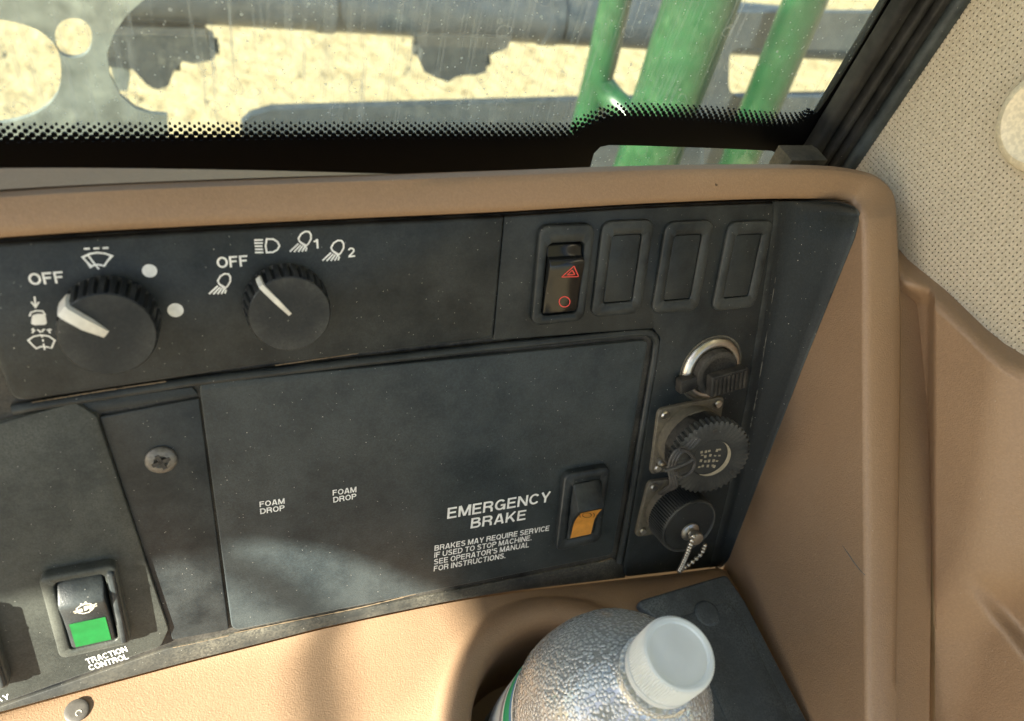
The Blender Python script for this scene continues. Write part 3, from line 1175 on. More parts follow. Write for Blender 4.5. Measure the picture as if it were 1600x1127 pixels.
TS = .168                                   # stroke weight of the bold grotesque lettering, cap height 1
TM = TS / 2
GLY = {
    'O': (.84, [arc(.42, .5, .42 - TM, .5 - TM, 0, 360, 28)]),
    'Q': (.84, [arc(.42, .5, .42 - TM, .5 - TM, 0, 360, 28), [(.47, .26), (.80, -.03)]]),
    'C': (.80, [arc(.42, .5, .42 - TM, .5 - TM, 38, 322, 24)]),
    'G': (.84, [arc(.42, .5, .42 - TM, .5 - TM, 40, 335, 24), [(.45, .45), (.82, .45)], [(.735, .50), (.735, .0)]]),
    'F': (.66, [[(TM, 0), (TM, 1)], [(0, 1 - TM), (.64, 1 - TM)], [(0, .52), (.56, .52)]]),
    'E': (.70, [[(TM, 0), (TM, 1)], [(0, 1 - TM), (.67, 1 - TM)], [(0, .52), (.62, .52)], [(0, TM), (.69, TM)]]),
    'A': (.80, [[(.09, 0), (.36, 1.0)], [(.71, 0), (.44, 1.0)], [(.30, 1 - TM * .8), (.50, 1 - TM * .8)], [(.18, .29), (.62, .29)]]),
    'M': (.92, [[(TM, 0), (TM, 1)], [(.92 - TM, 0), (.92 - TM, 1)], [(.12, 1), (.46, .05)], [(.80, 1), (.46, .05)]]),
    'N': (.80, [[(TM, 0), (TM, 1)], [(.80 - TM, 0), (.80 - TM, 1)], [(.10, .96), (.70, .04)]]),
    'D': (.80, [[(TM, 0), (TM, 1)], [(0, 1 - TM), (.32, 1 - TM)] + arc(.34, .5, .46 - TM, .5 - TM, 80, -80, 16) + [(.32, TM), (0, TM)]]),
    'P': (.72, [[(TM, 0), (TM, 1)], [(0, 1 - TM), (.38, 1 - TM)] + arc(.42, .70, .30 - TM, .30 - TM, 85, -85, 12) + [(.38, .40 + TM), (0, .40 + TM)]]),
    'R': (.78, [[(TM, 0), (TM, 1)], [(0, 1 - TM), (.42, 1 - TM)] + arc(.46, .71, .29 - TM, .29 - TM, 85, -85, 12) + [(.42, .42 + TM), (0, .42 + TM)], [(.44, .47), (.60, .40), (.655, .28), (.67, .0)]]),
    'B': (.76, [[(TM, 0), (TM, 1)], [(0, 1 - TM), (.40, 1 - TM)] + arc(.44, .745, .26 - TM, .255 - TM, 85, -85, 12) + [(.40, .525), (0, .525)], [(0, .525), (.44, .525)] + arc(.46, .30, .30 - TM, .30 - TM, 85, -85, 12) + [(.42, TM), (0, TM)]]),
    'K': (.80, [[(TM, 0), (TM, 1)], [(.15, .36), (.70, 1)], [(.33, .58), (.70, 0)]]),
    'Y': (.80, [[(.40, 0), (.40, .45)], [(.09, 1), (.40, .42)], [(.71, 1), (.40, .42)]]),
    'V': (.78, [[(.09, 1), (.37, .0)], [(.69, 1), (.41, .0)]]),
    'T': (.72, [[(.36, 0), (.36, 1)], [(0, 1 - TM), (.72, 1 - TM)]]),
    'I': (.20, [[(.10, 0), (.10, 1)]]),
    'L': (.64, [[(TM, 0), (TM, 1)], [(0, TM), (.62, TM)]]),
    'H': (.80, [[(TM, 0), (TM, 1)], [(.80 - TM, 0), (.80 - TM, 1)], [(0, .52), (.80, .52)]]),
    'U': (.80, [[(TM, 1), (TM, .38)] + arc(.40, .38, .40 - TM, .38 - TM, 180, 360, 14) + [(.80 - TM, .38), (.80 - TM, 1)]]),
    'S': (.74, [arc(.37, .735, .36 - TM, .265 - TM, 25, 250, 14) + [(.40, .525)] + arc(.37, .28, .37 - TM, .28 - TM, 65, -160, 14)]),
    '1': (.44, [[(.31, 0), (.31, 1)], [(.0, .74), (.20, .78), (.29, .98)]]),
    '2': (.68, [arc(.34, .68, .34 - TM, .32 - TM, 165, -25, 12) + [(.42, .42), (.13, .16), (.10, TM)], [(.0, TM), (.68, TM)]]),
    '.': (.20, [[(.10, 0), (.10, .20)]]),
    "'": (.18, [[(.09, .66), (.09, 1)]]),
    ' ': (.20, []),
}


def text(mb, s, bl, br, tl, h, gap=.11):
    B0, B1, T0 = PX(*bl, h), PX(*br, h), PX(*tl, h)
    ex = (B1 - B0).normalized()
    ey = Vector((-ex.y, ex.x, 0))
    H = (T0 - B0).dot(ey)
    tot = sum(GLY[c][0] + gap for c in s) - gap
    kx = (B1 - B0).length / tot
    x = 0
    n = 0
    for c in s:
        w_, strokes = GLY[c]
        for st in strokes:
            n += 1
            closed = st[0][0] == st[-1][0] and abs(st[0][1] - st[-1][1]) < 1e-6 and len(st) > 3
            tmp = MB()
            pts = [Vector(q) for q in st]
            dd = []
            for q in pts:
                if not dd or (q - dd[-1]).length > .012:
                    dd.append(q)
            pts = dd
            if closed and (pts[0] - pts[-1]).length < .012:
                pts.pop()
            ribbon(tmp, pts, TS, lambda q: 0, closed)
            z = h + 2.5e-6 * (n % 5)
            mb.add([Vector((*((B0 + ex * ((x + v.x) * kx) + ey * (v.y * H)).to_2d()), z)) for v in tmp.v], tmp.f)
        x += w_ + gap


def lettering(items, h, par, mat=None, name='lettering'):
    g = MB()
    for it in items:
        text(g, *it, h)
    g.build(name, mat or M_print, par, 'panel', flat=True)


HK = .00175
HC = -.00005
lettering([('OFF', (47, 446), (102, 442), (46, 427.5))], HK, KF)
lettering([('OFF', (340, 419.5), (388.5, 416), (339.4, 402))], HK, KF)
lettering([('1', (491, 389), (499, 388.4), (490.5, 374))], HK, KF)
lettering([('2', (544.5, 402.6), (555, 401.5), (544.3, 387.5))], HK, KF)
lettering([('FOAM', (406, 792.5), (445, 787), (405.6, 784)), ('DROP', (407, 803.5), (445, 797.5), (406.6, 795))], HC, CP)
lettering([('FOAM', (520, 774.5), (557, 769), (519.6, 766)), ('DROP', (521, 785.5), (557, 779.5), (520.6, 777))], HC, CP)
lettering([('EMERGENCY', (698.5, 811), (859, 784), (699, 794)), ('BRAKE', (735, 826), (821, 812), (736, 810))], HC, CP)
lettering([('BRAKES MAY REQUIRE SERVICE', (678.7, 861), (857.8, 829), (679.4, 852.5)),
           ('IF USED TO STOP MACHINE.', (678.3, 871.8), (830.4, 844), (679, 863.3)),
           ("SEE OPERATOR'S MANUAL", (677.8, 882.5), (826.3, 855), (678.4, 874)),
           ('FOR INSTRUCTIONS.', (677.6, 893), (789.6, 872), (678.2, 884.5))], HC, CP)
HL = .00075
lettering([('TRACTION', (137, 1038), (200, 1017.5), (135, 1029.5)), ('CONTROL', (141, 1048), (202, 1029), (139, 1039.5))], HL, LD)
lettering([('AY', (-6, 1098), (17, 1091.5), (-7.5, 1090))], HL, LD)


def sym(strokes, w, h, mat=None, fills=(), dots=()):
    g = MB()
    hf = lambda q: h
    for st in strokes:
        closed = st[0] == st[-1] and len(st) > 2
        pts = [PX(x, y, h) for x, y in (st[:-1] if closed else st)]
        ribbon(g, pts, w, hf, closed)
    for f in fills:
        blob(g, [PX(x, y, h).to_2d() for x, y in f], hf)
    g.build('symbol', mat or M_print, KF, 'panel', flat=True)


def ell(cx, cy, rx, ry, n=24, a0=0, a1=360, rot=0):
    o = []
    for k in range(n + 1):
        a = R(a0 + (a1 - a0) * k / n)
        x, y = rx * math.cos(a), ry * math.sin(a)
        c, s = math.cos(R(rot)), math.sin(R(rot))
        o.append((cx + x * c - y * s, cy + x * s + y * c))
    return o


SW = .00068
# intermittent wiper: dashes over a screen sector with a blade
c1x = lambda pts: [(x / 2.6667, 340 + y / 2.6667) for x, y in pts]
sym([c1x(s) for s in ([(350, 131), (375, 130)], [(390, 129.5), (415, 129)], [(428, 128), (453, 127)],
                      [(345, 166), (375, 152), (405, 147), (437, 150), (467, 160), (447, 184), (434, 203), (424, 199), (408, 197), (390, 200), (381, 206), (365, 188), (345, 166)],
                      [(368, 158), (388, 185), (413, 216)])], SW, HK)
# push-to-wash: arrow, cap, screen with spray
sym([c1x(s) for s in ([(145, 330), (149, 372)], [(131, 352), (149, 374), (163, 352)], [(124, 412), (130, 396), (150, 389), (178, 390), (191, 408)],
                      [(118, 512), (140, 496), (172, 490), (205, 495), (229, 512), (215, 545), (200, 540), (172, 538), (152, 546), (135, 530), (118, 512)],
                      [(175, 492), (177, 500)], [(179, 508), (181, 518)], [(182, 526), (184, 536)], [(186, 542), (187, 552)],
                      [(135, 482), (140, 474), (147, 470)], [(156, 468), (165, 472), (170, 480)], [(176, 478), (180, 469), (188, 466)], [(196, 467), (205, 472), (210, 482)], [(133, 470), (142, 463)], [(205, 464), (216, 470)])],
    SW * .85, HK, fills=[c1x([(136, 408), (155, 402), (182, 402), (192, 414), (196, 440), (190, 447), (145, 449), (131, 443), (132, 425)])])
for (cx, cy, r) in ((234, 423.5, 8.3), (274.5, 485, 10.2)):
    g = MB()
    ct = PX(cx, cy, HK)
    rr = .0026 if r < 9 else .0029
    blob(g, [Vector((ct.x + rr * math.cos(k * .2618), ct.y + rr * math.sin(k * .2618))) for k in range(24)], lambda q: HK)
    g.build('dot', M_print, KF, 'panel', flat=True)


def worklamp(dx, dy, s=1.0):
    # lamp head with slanted beams; drawn around its own head centre
    t = lambda pts: [(dx + x * s, dy + y * s) for x, y in pts]
    head = t([(-6.5, 5), (-8.5, 0), (-4.5, -7), (2, -11), (8, -10.5), (11, -6), (11, 1), (7, 8), (3, 12), (-6.5, 5)])
    beams = [t(b) for b in ([(-8.5, 8), (-22, 20.5)], [(-5, 10), (-15.5, 21)], [(-2, 11.5), (-9, 21)], [(1.5, 13), (-3, 20.5)], [(4.5, 14), (2.5, 20)])]
    return [head] + beams


sym(worklamp(349, 439), SW, HK)
sym(worklamp(475, 373), SW, HK)
sym(worklamp(526, 387), SW, HK)
sym([c1x([(1112, 90), (1140, 91), (1157, 102), (1165, 118), (1157, 134), (1138, 145), (1112, 146), (1107, 118), (1112, 90)]),
     c1x([(1060, 95), (1096, 94)]), c1x([(1060, 107), (1096, 107)]), c1x([(1062, 120), (1094, 120)]), c1x([(1063, 133), (1096, 133)]), c1x([(1063, 146), (1098, 146)])], SW, HK)

# ================================================================== ROTARY KNOBS
HKN = .0015


def knob(pxc, rad, height, ang, label, fat):
    face = PX(pxc[0], pxc[1], HKN + height)
    base_ = Vector((face.x, face.y, HKN))
    r0 = proot('rotary_knob', base_, label, 'knob', 0, 'rotary knobs on the fascia')
    g = MB()
    nr = 30

    def rm(i, r, z):
        if .0012 < z < height - .0018:
            return -.0013 * max(0, math.cos(2 * math.pi * (i % 8) / 8)) ** .6
        return 0
    g.lathe([(rad * 1.0, .0000), (rad * 1.06, .0006), (rad * 1.06, .0010), (rad * 1.055, .0014), (rad * 1.02, height - .0030), (rad * 1.0, height - .0022), (rad * .985, height - .0007), (rad * .955, height), (rad * .5, height + .0001)], nr * 8, None, True, True, rm)
    body = g.build('body', M_knob, r0, 'local', ang=50)
    # pointer: a bar that climbs the side and runs over the face to the centre
    d = Vector((math.cos(ang), math.sin(ang), 0))
    sd = Vector((-d.y, d.x, 0))
    w = .0036 if fat else .0017
    t = .0012 if not fat else .0030
    prof = [(rad * 1.09, height * .45), (rad * 1.085, height * .75), (rad * 1.04, height + t * .7), (rad * .96, height + t), (rad * .5, height + t * .9), (rad * (.02 if not fat else .05), height + .0004)]
    rings = []
    for (rr, z) in prof:
        wk = w * (1.15 if rr > rad * .3 else .8)
        rings.append([d * rr + sd * wk / 2 + Vector((0, 0, z)), d * rr - sd * wk / 2 + Vector((0, 0, z)),
                      d * (rr - .0012) - sd * wk * .62 + Vector((0, 0, min(z - .0012, height - .0006))), d * (rr - .0012) + sd * wk * .62 + Vector((0, 0, min(z - .0012, height - .0006)))])
    g = MB()
    g.loft(rings, True, True, True)
    g.build('pointer', M_white, body, 'local', ang=40)
    return r0


M_knob = plastic('knob_plastic', (.0105, .0135, .0155), .46, 1600, .25, .15, .14, (.16, .16, .145), .15, spec=.32, mott=.6, edge=.28)


def dirang(p, q, h):
    a, b = PX(*p, h), PX(*q, h)
    return math.atan2((b - a).y, (b - a).x)


knob((169, 524), .0163, .0160, dirang((162, 524), (97, 487), .018), 'black fluted knob with a broad white bent pointer, nearest the washer symbol', True)
knob((454, 492), .0160, .0135, dirang((455, 495), (396, 437), .015), 'black fluted knob with a thin white line, below the lamp symbols', False)


# ================================================================== ROCKER SWITCHES
def bezel(parent, w, h, r, ow, oh, orad, zt=.0032, mat=None, lipmat=None, cy=0, zb=.0):
    g = MB()
    frame(g, [(w, h, r, zb), (w, h, r, zt - .0014), (w - .0006, h - .0006, r - .0003, zt - .0004), (w - .0016, h - .0016, r - .0008, zt),
              (ow + .0012, oh + .0012, orad + .0006, zt - .0001, 0, cy), (ow + .0003, oh + .0003, orad, zt - .0006, 0, cy), (ow, oh, orad, zt - .0016, 0, cy), (ow, oh, orad, -.006, 0, cy)])
    return g.build('bezel', mat or M_black, parent, 'local', ang=50)


def paddle(parent, prof, w, mat, name='paddle', dep=-.004):
    g = MB()
    n = len(prof)
    rings = []
    for (a, ins) in ((-w / 2, .0010), (-w / 2 + .0003, .0004), (-w / 2 + .0010, 0), (w / 2 - .0010, 0), (w / 2 - .0003, .0004), (w / 2, .0010)):
        top = []
        for k, (b, h) in enumerate(prof):
            bb = b * (1 - ins * 12)
            top.append(Vector((a, bb, h - ins)))
        rings.append(top + [Vector((a, prof[-1][0], dep)), Vector((a, prof[0][0], dep))])
    g.loft(rings, True, True, True)
    return g.build(name, mat, parent, 'local', ang=32)


def hprof(prof):
    def f(b):
        for (b0, h0), (b1, h1) in zip(prof, prof[1:]):
            if b1 <= b <= b0:
                return lerp(h0, h1, (b0 - b) / (b0 - b1)) if b0 != b1 else h0
        return prof[-1][1]
    return f


# hazard switch
cH = PX(879, 430.5, .003)
cH.z = .0004
r_ = proot('rocker_switch', cH, 'glossy black hazard rocker with red triangle and circle', 'switch', 0, 'rocker switches')
bezel(r_, .0282, .0485, .0048, .0190, .0355, .0030, .0036, None, None, -.0017)
pH = [(.0155, .0004), (.0149, .0014), (.0133, .0022), (.0109, .0026), (.0097, .0032), (.0089, .0046), (.0082, .0060), (.0073, .0066), (.0059, .0067), (.0029, .0064), (-.001, .0057), (-.006, .0049), (-.011, .0044), (-.0162, .0042), (-.0182, .0036), (-.0188, .0022)]
PDH = paddle(r_, pH, .0182, M_gloss)
fH = hprof(pH)


def on_paddle(root_c, strokes, f, h0, w, mat, parent, name='symbol', fills=()):
    g = MB()
    hf = lambda q: f(q.y) + .00012
    for st in strokes:
        closed = st[0] == st[-1] and len(st) > 2
        pts = []
        for x, y in (st[:-1] if closed else st):
            p = PX(x, y, h0)
            for _ in range(4):
                p = PX(x, y, root_c.z + f(p.y - root_c.y))
            pts.append((p - root_c).to_2d())
        ribbon(g, pts, w, hf, closed)
    return g.build(name, mat, parent, 'local', flat=True)


def seg(pts, k=4):
    o = []
    for (x0, y0), (x1, y1) in zip(pts, pts[1:]):
        for i in range(k):
            o.append((lerp(x0, x1, i / k), lerp(y0, y1, i / k)))
    o.append(pts[-1])
    return o


on_paddle(cH, [seg(t_, 5) for t_ in ([(896.7, 416), (877.3, 433)], [(877.3, 433), (903.8, 432.3)], [(903.8, 432.3), (896.7, 416)], [(894.0, 422.4), (885.9, 429.6)], [(885.9, 429.6), (898.0, 429.2)], [(898.0, 429.2), (894.0, 422.4)])] + [ell(881.9, 471.7, 8.4, 8.0, 28)], fH, .007, .0005, M_red, PDH)

# three blank plates
for i, (cx, cy) in enumerate(((972.5, 421), (1066.5, 419), (1160, 416.5))):
    c = PX(cx, cy, .002)
    c.z = .0004
    r_ = proot('blank_plate', c, ['black blank switch plate right beside the hazard switch', 'middle one of three black blank switch plates', 'black blank switch plate nearest the right flank of the panel'][i], 'blank plate', 0, 'blank switch plates')
    bezel(r_, .0285, .0485, .0052, .0165, .0345, .0018, .0022, M_black)
    g = MB()
    plate(g, rrect(.0160, .0340, .0014, 3), .0003, -.004, .0012, .0004, 2)
    g.build('insert', M_black, r_, 'local', ang=50)

# emergency brake switch
cE = PX(910, 795, .003)
cE.z = -.0002
r_ = proot('rocker_switch', cE, 'black rocker with an orange face beside the emergency brake lettering', 'switch', 0, 'rocker switches')
bezel(r_, .0285, .0530, .0042, .0175, .0385, .0026, .0045, M_black)
pE = [(.0190, .0034), (.0184, .0048), (.0120, .0098), (.0078, .0128), (.0066, .0132), (.0054, .0128), (.0020, .0106), (-.0020, .0083), (-.0060, .0068), (-.0100, .0060), (-.0150, .0055), (-.0184, .0050), (-.0192, .0035)]
PDE = paddle(r_, pE, .0168, M_black)
fE = hprof(pE)
g = MB()
bs = [.0056, .0054, .0037, .0020, .0000, -.0020, -.0040, -.0060, -.0080, -.0100, -.0125, -.0150, -.0178]
w = .0132
g.loft([[Vector((-w / 2, b, fE(b) + .0002)) for b in bs], [Vector((w / 2, b, fE(b) + .0002)) for b in bs]], False)
g.build('orange_lens', M_orange, PDE, 'local', ang=40)
# symbol on the lens: circle between two arcs
on_paddle(cE, [ell(917, 805, 7, 3.8, 20), ell(917, 805, 11.5, 6.5, 8, 150, 210), ell(917, 805, 11.5, 6.5, 8, -30, 30)], lambda b: fE(b) + .00025, .010, .00045, M_darkprint, PDE)

# traction control switch and its neighbour, cut by the frame
pT = [(.0190, .0020), (.0184, .0034), (.0150, .0058), (.0112, .0100), (.0098, .0104), (.0080, .0100), (.004, .0086), (0, .0077), (-.005, .0068), (-.012, .0060), (-.0172, .0056), (-.0186, .0046), (-.0190, .003)]
fT = hprof(pT)
TB = proot('rocker_switch', Vector((-.1972, -.0975, .0006)), 'black rocker with a green lens above the traction control lettering', 'switch', 0, 'rocker switches')
cT = Vector((-.1972, -.0975, .0006))


def traction(r_, c, lens):
    bezel(r_, .0290, .0465, .0034, .0190, .0385, .0024, .0050, M_lid)
    # guard wall at the right of the rocker
    g = MB()
    plate(g, [(.0106, -.0205), (.0136, -.0205), (.0136, .0205), (.0106, .0205)], .0012, .003, .0072, .0010, 3)
    g.build('guard_rib', M_black, r_, 'local', ang=50)
    pd = paddle(r_, pT, .0176, M_black)
    if lens:
        g = MB()
        bs = [-.0020, -.005, -.0085, -.012, -.0150, -.0174]
        w = .0140
        g.loft([[Vector((-w / 2, b, fT(b) + .00025)) for b in bs], [Vector((w / 2, b, fT(b) + .00025)) for b in bs]], False)
        g.build('green_lens', M_green, pd, 'local', ang=40)
    return pd


PDT = traction(TB, cT, True)
c5 = lambda pts: [(x / 3.67, 820 + y / 3.67) for x, y in pts]
on_paddle(cT, [c5(s) for s in ([(440, 480), (465, 462), (490, 452), (520, 452), (540, 462), (535, 480), (510, 500), (480, 508), (455, 505), (440, 480)], [(422, 500), (440, 492)], [(428, 507), (446, 500)], [(538, 460), (556, 450)], [(540, 470), (558, 462)],
                              [(463, 458), (470, 450)], [(490, 450), (494, 440)], [(468, 480), (473, 497)], [(458, 482), (463, 500)], [(512, 462), (520, 485)], [(520, 458), (530, 480)], [(486, 468), (498, 465), (505, 480), (494, 490), (486, 468)])], fT, .009, .0006, M_printg, PDT)
c2_ = Vector((-.2465, -.1075, .0006))
T2 = proot('rocker_switch', c2_, 'black rocker cut off by the left edge of the picture', 'switch', 0, 'rocker switches')
traction(T2, c2_, False)

# ================================================================== SCREW
cs = PX(252, 718, -.0008)
r_ = proot('screw', cs, 'worn cross head screw in the black strip', 'screw')
g = MB()
g.lathe([(.0064, 0), (.0064, .0008), (.0058, .0016), (.0046, .0021), (.0030, .0023), (.0024, .0015), (.0008, .0011)], 32, None, True, True)
g.build('head', plastic('screw_zinc', (.075, .072, .064), .4, 600, .4, .4, .4, (.36, .34, .28), .3, spec=.8), r_, 'local', ang=50)
g = MB()
for a in (20, 110):
    g.box((0, 0, .00215), (.0074, .0016, .0010), Matrix.Rotation(R(a), 4, 'Z'))
g.build('cross_slot', M_rubber, r_, 'local')

# ================================================================== POWER OUTLET
co_ = PX(1113, 578, .002)
co_.z = .0004
r_ = proot('power_outlet', co_, 'round power outlet with worn steel ring and black flip cap', 'outlet')
g = MB()
g.lathe([(.0190, -.001), (.0192, .0006), (.0182, .0022), (.0165, .0030), (.0146, .0030), (.0136, .0022), (.0130, -.002)], 48)
g.build('ring', M_steel, r_, 'local', ang=50)
g = MB()
g.lathe([(.0205, -.001), (.0204, .0004), (.0196, .0006), (.0188, .0002)], 48)
g.build('seal', M_dusty, r_, 'local', ang=50)
A0 = PX(1096, 600, .012)
A1 = PX(1166, 580, .012)
ta = math.atan2((A1 - A0).y, (A1 - A0).x)
Mt = Matrix.Rotation(ta, 4, 'Z')
g = MB()
g.lathe([(.0132, -.002), (.0136, .0050), (.0130, .0066), (.0105, .0074), (.0095, .0070)], 40, None, True, True)
capo = g.build('cap', M_rubber, r_, 'local', ang=50)
g = MB()
pl = [(-.0075, -.0110), (.0165, -.0110), (.0165, .0020), (-.0075, .0020)]
gg = MB()
plate(gg, pl, .0012, .0060, .0118, .0010, 3)
g.add([Mt @ v for v in gg.v], gg.f)
g.build('tab', M_rubber, capo, 'local', ang=45)
for k in range(8):
    g = MB()
    g.box((-.0052 + k * .0027, -.0045, .0121), (.0012, .0105, .0010), Mt)
    g.build('grip_rib', M_rubber, capo, 'local')
g = MB()
gg = MB()
plate(gg, [(-.0235, -.0075), (-.0095, -.0060), (-.0095, .0015), (-.0235, .0015)], .0015, .0012, .0062, .0010, 3)
g.add([Mt @ v for v in gg.v], gg.f)
g.build('hinge', M_rubber, capo, 'local', ang=45)


# ================================================================== ROUND CONNECTORS
def flange(parent, w, rz, mat, hole):
    g = MB()
    M = Matrix.Rotation(rz, 4, 'Z')
    gg = MB()
    plate(gg, [(-w / 2, -w / 2), (w / 2, -w / 2), (w / 2, w / 2), (-w / 2, w / 2)], .004, -.001, .0022, .0005, 4)
    g.add([M @ v for v in gg.v], gg.f)
    fo_ = g.build('flange', mat, parent, 'local', ang=50)
    for sx in (-1, 1):
        for sy in (-1, 1):
            g = MB()
            g.lathe([(.0026, .002), (.0026, .0030), (.0018, .0037), (.0008, .0037)], 16, M @ Matrix.Translation((sx * (w / 2 - .0042), sy * (w / 2 - .0042), 0)), False, True)
            g.build('flange_screw', M_steel, fo_, 'local')


fc = PX(1113, 716, .0265)
c1_ = Vector((fc.x, fc.y, .0004))
TILT = Matrix.Translation((0, 0, .022)) @ Matrix.Rotation(R(-9), 4, 'Y') @ Matrix.Translation((0, 0, -.022))
RC1 = proot('toothed_connector', c1_, 'round connector under a black cap with toothed rim', 'connector', 0, 'capped connectors')
flange(RC1, .0440, R(3), M_dirtmetal, .018)
g = MB()
g.lathe([(.0200, .002), (.0200, .0085), (.0192, .0090)], 48)
g.build('collar', M_dirtmetal, RC1, 'local', ang=50)
g = MB()
g.lathe([(.0196, .0090), (.0205, .0095), (.0205, .0185), (.0196, .0200)], 64, None, False, False, lambda i, r, z: -.0012 if (i // 4) % 4 == 0 and .0093 < z < .0195 else 0)
g.build('lock_ring', M_rubber, RC1, 'local', ang=40)
g = MB()
NT = 44
g.lathe([(.0200, .0195), (.0222, .0200), (.0222, .0258), (.0213, .0263), (.0118, .0263), (.0112, .0258), (.004, .0258)], NT * 4, TILT, True, True, lambda i, r, z: (.0011 if (i % 4) in (1, 2) and r > .0218 else 0))
capb = g.build('toothed_cap', M_knob, RC1, 'local', ang=22)
for a in (95, 215, 325):
    g = MB()
    g.lathe([(.0014, .02618), (.0014, .02645), (.0009, .0265)], 12, TILT @ Matrix.Translation((.0178 * math.cos(R(a)), .0178 * math.sin(R(a)), 0)), False, True)
    g.build('rim_hole', M_rubber, capb, 'local')
# worn crescent on the cap face
g = MB()
ring = []
o1, o2 = [], []
for k in range(30):
    a = R(-118 + 180 * k / 29)
    wd = .0022 * math.sin(math.pi * k / 29) + .0002
    o1.append(Vector((.0114 * math.cos(a), .0114 * math.sin(a), .02645)))
    o2.append(Vector(((.0114 - wd) * math.cos(a), (.0114 - wd) * math.sin(a), .0262)))
g.loft([o1, o2], False)
g.v = [TILT @ v for v in g.v]
g.build('worn_crescent', M_crud, capb, 'local')
g = MB()
rr = random.Random(5)
for row in range(4):
    for k in range(5):
        x = -.0062 + k * .0026 + rr.uniform(-.0003, .0003)
        y = .0052 - row * .0034
        if x * x + y * y > .0085 ** 2:
            continue
        g.box((x, y, .0259), (.0013, rr.uniform(.0006, .0018), .0005), Matrix.Rotation(rr.uniform(-.2, .2), 4, 'Z'))
g.v = [TILT @ v for v in g.v]
g.build('cap_emboss', M_crud, capb, 'local')

fc2 = PX(1078, 824, .0235)
c2_ = Vector((fc2.x, fc2.y, .0004))
RC2 = proot('knurled_connector', c2_, 'round connector under a knurled black cap with bead chain', 'connector', 0, 'capped connectors')
flange(RC2, .0400, R(-4), M_dirtmetal, .018)
g = MB()
g.lathe([(.0170, .002), (.0170, .0080)], 40)
g.build('collar', M_dirtmetal, RC2, 'local')
g = MB()
g.lathe([(.0172, .0075), (.0186, .0080), (.0186, .0205), (.0182, .0222), (.0174, .0230), (.0165, .0228), (.0160, .0222), (.006, .0226)], 70 * 4, None, True, True, lambda i, r, z: (-.0007 if (i % 4) in (0, 1) and .0078 < z < .0210 else 0))
KC = g.build('knurled_cap', M_knob, RC2, 'local', ang=40)
g = MB()
g.lathe([(.0060, .0222), (.0058, .0236), (.0036, .0246), (.0026, .0250), (.0026, .0262), (.0041, .0266), (.0042, .0296), (.0038, .0306), (.0020, .0308)], 28, Matrix.Translation((.0008, -.0035, 0)), False, True)
g.build('stud', M_steel, KC, 'local', ang=40)
g = MB()
ch = smooth([PX(1083, 838, .034), PX(1079, 850, .033), PX(1073, 866, .029), PX(1065, 884, .022), PX(1061, 892, .018), PX(1066, 889, .012), PX(1082, 878, .010), PX(1096, 864, .010), PX(1101, 852, .012)], 26)
for p in ch:
    Mx = Matrix.Translation(p)
    g.lathe([(.0002, -.0016), (.0012, -.0010), (.0016, 0), (.0012, .0010), (.0002, .0016)], 10, Mx, True, True)
g.tube(ch, .00045, 6)
o = g.build('bead_chain', M_steel, KC, 'panel', ang=60)
# tether strap between the two caps
M_strap = plastic('strap_rubber', (.03, .031, .032), .55, 800, .2, .25, .3, (.2, .19, .16), .1)
g = MB()
c3 = lambda pts, h: [PX(960 + x / 2.964, 520 + y / 2.964, h) for x, y in pts]
for k, dz in enumerate((0, .0014, .0028)):
    pts = c3([(372, 480), (330, 525), (285, 545), (258, 590), (252, 640), (262, 700), (258, 755), (262, 800)], .024 + dz * .4)
    pts = [p + Vector((k * .0019, -k * .0010, 0)) for p in pts]
    pts[-1].z = .012
    pts[-2].z = .018
    g.tube(smooth(pts, 40), .00095, 8)
g.build('tether_strap', M_strap, RC1, 'panel')
g = MB()
g.tube(smooth(c3([(300, 540), (345, 555), (372, 600), (352, 645), (310, 668), (285, 650)], .0285), 30), .0010, 8)
g.tube(smooth(c3([(232, 640), (290, 622), (345, 598), (362, 585)], .0290), 20), .0010, 8)
g.build('tether_loop', M_strap, RC1, 'panel')
# loose silver rivet at the flange corner
g = MB()
pr = PX(1032.5, 722, .004)
g.lathe([(.0030, -.0015), (.0034, .0002), (.0030, .0018), (.0015, .0026), (.0006, .0027)], 20, Matrix.Translation(pr), True, True)
g.build('rivet', M_steel, RC1, 'panel')

# ================================================================== RUBBER TRAY
rt = wroot('rubber_tray', Vector((.118, -.17, Z0 + SZ)), 'blue black rubber tray mat on the shelf right of the bottle', 'tray')
tp = [(.079, -.0885), (.147, -.0865), (.1502, -.105), (.1502, -.30), (.096, -.30), (.096, -.112)]
g = MB()
gg = MB()
plate(gg, tp, [.004, .007, .006, .003, .003, .004], .0005, .0058, .0014, 6)
g.add([v + Vector((0, 0, Z0 + SZ)) for v in gg.v], gg.f)
TM_ = g.build('mat', M_tray, rt, 'world', ang=50)
g = MB()
gg = MB()
tp2 = [(.102, -.104), (.1385, -.1025), (.1412, -.113), (.1412, -.29), (.104, -.29)]
plate(gg, tp2, .005, .0058, .0066, .0006, 6)
g.add([v + Vector((0, 0, Z0 + SZ)) for v in gg.v], gg.f)
g.build('raised_pad', M_tray, TM_, 'world', ang=50)
g = MB()
pb_ = ONP(1105, 958, PB + UP * .0068, UP)
g.lathe([(.0078, -.0002), (.0074, .0002), (.0060, .0004), (.003, .0005)], 32, Matrix.Translation(W(pb_)), False, True)
g.build('round_boss', M_tray, TM_, 'world', ang=50)

# ================================================================== BOTTLE
rd = ray(1062, 1020)
capp = CAM + rd.normalized() * .31
capw = W(capp)
BH = capw.z - (Z0 + SZ - .084)
MB0 = Matrix.Translation((capw.x, capw.y, capw.z)) @ Matrix.Rotation(R(1.0), 4, 'Y')


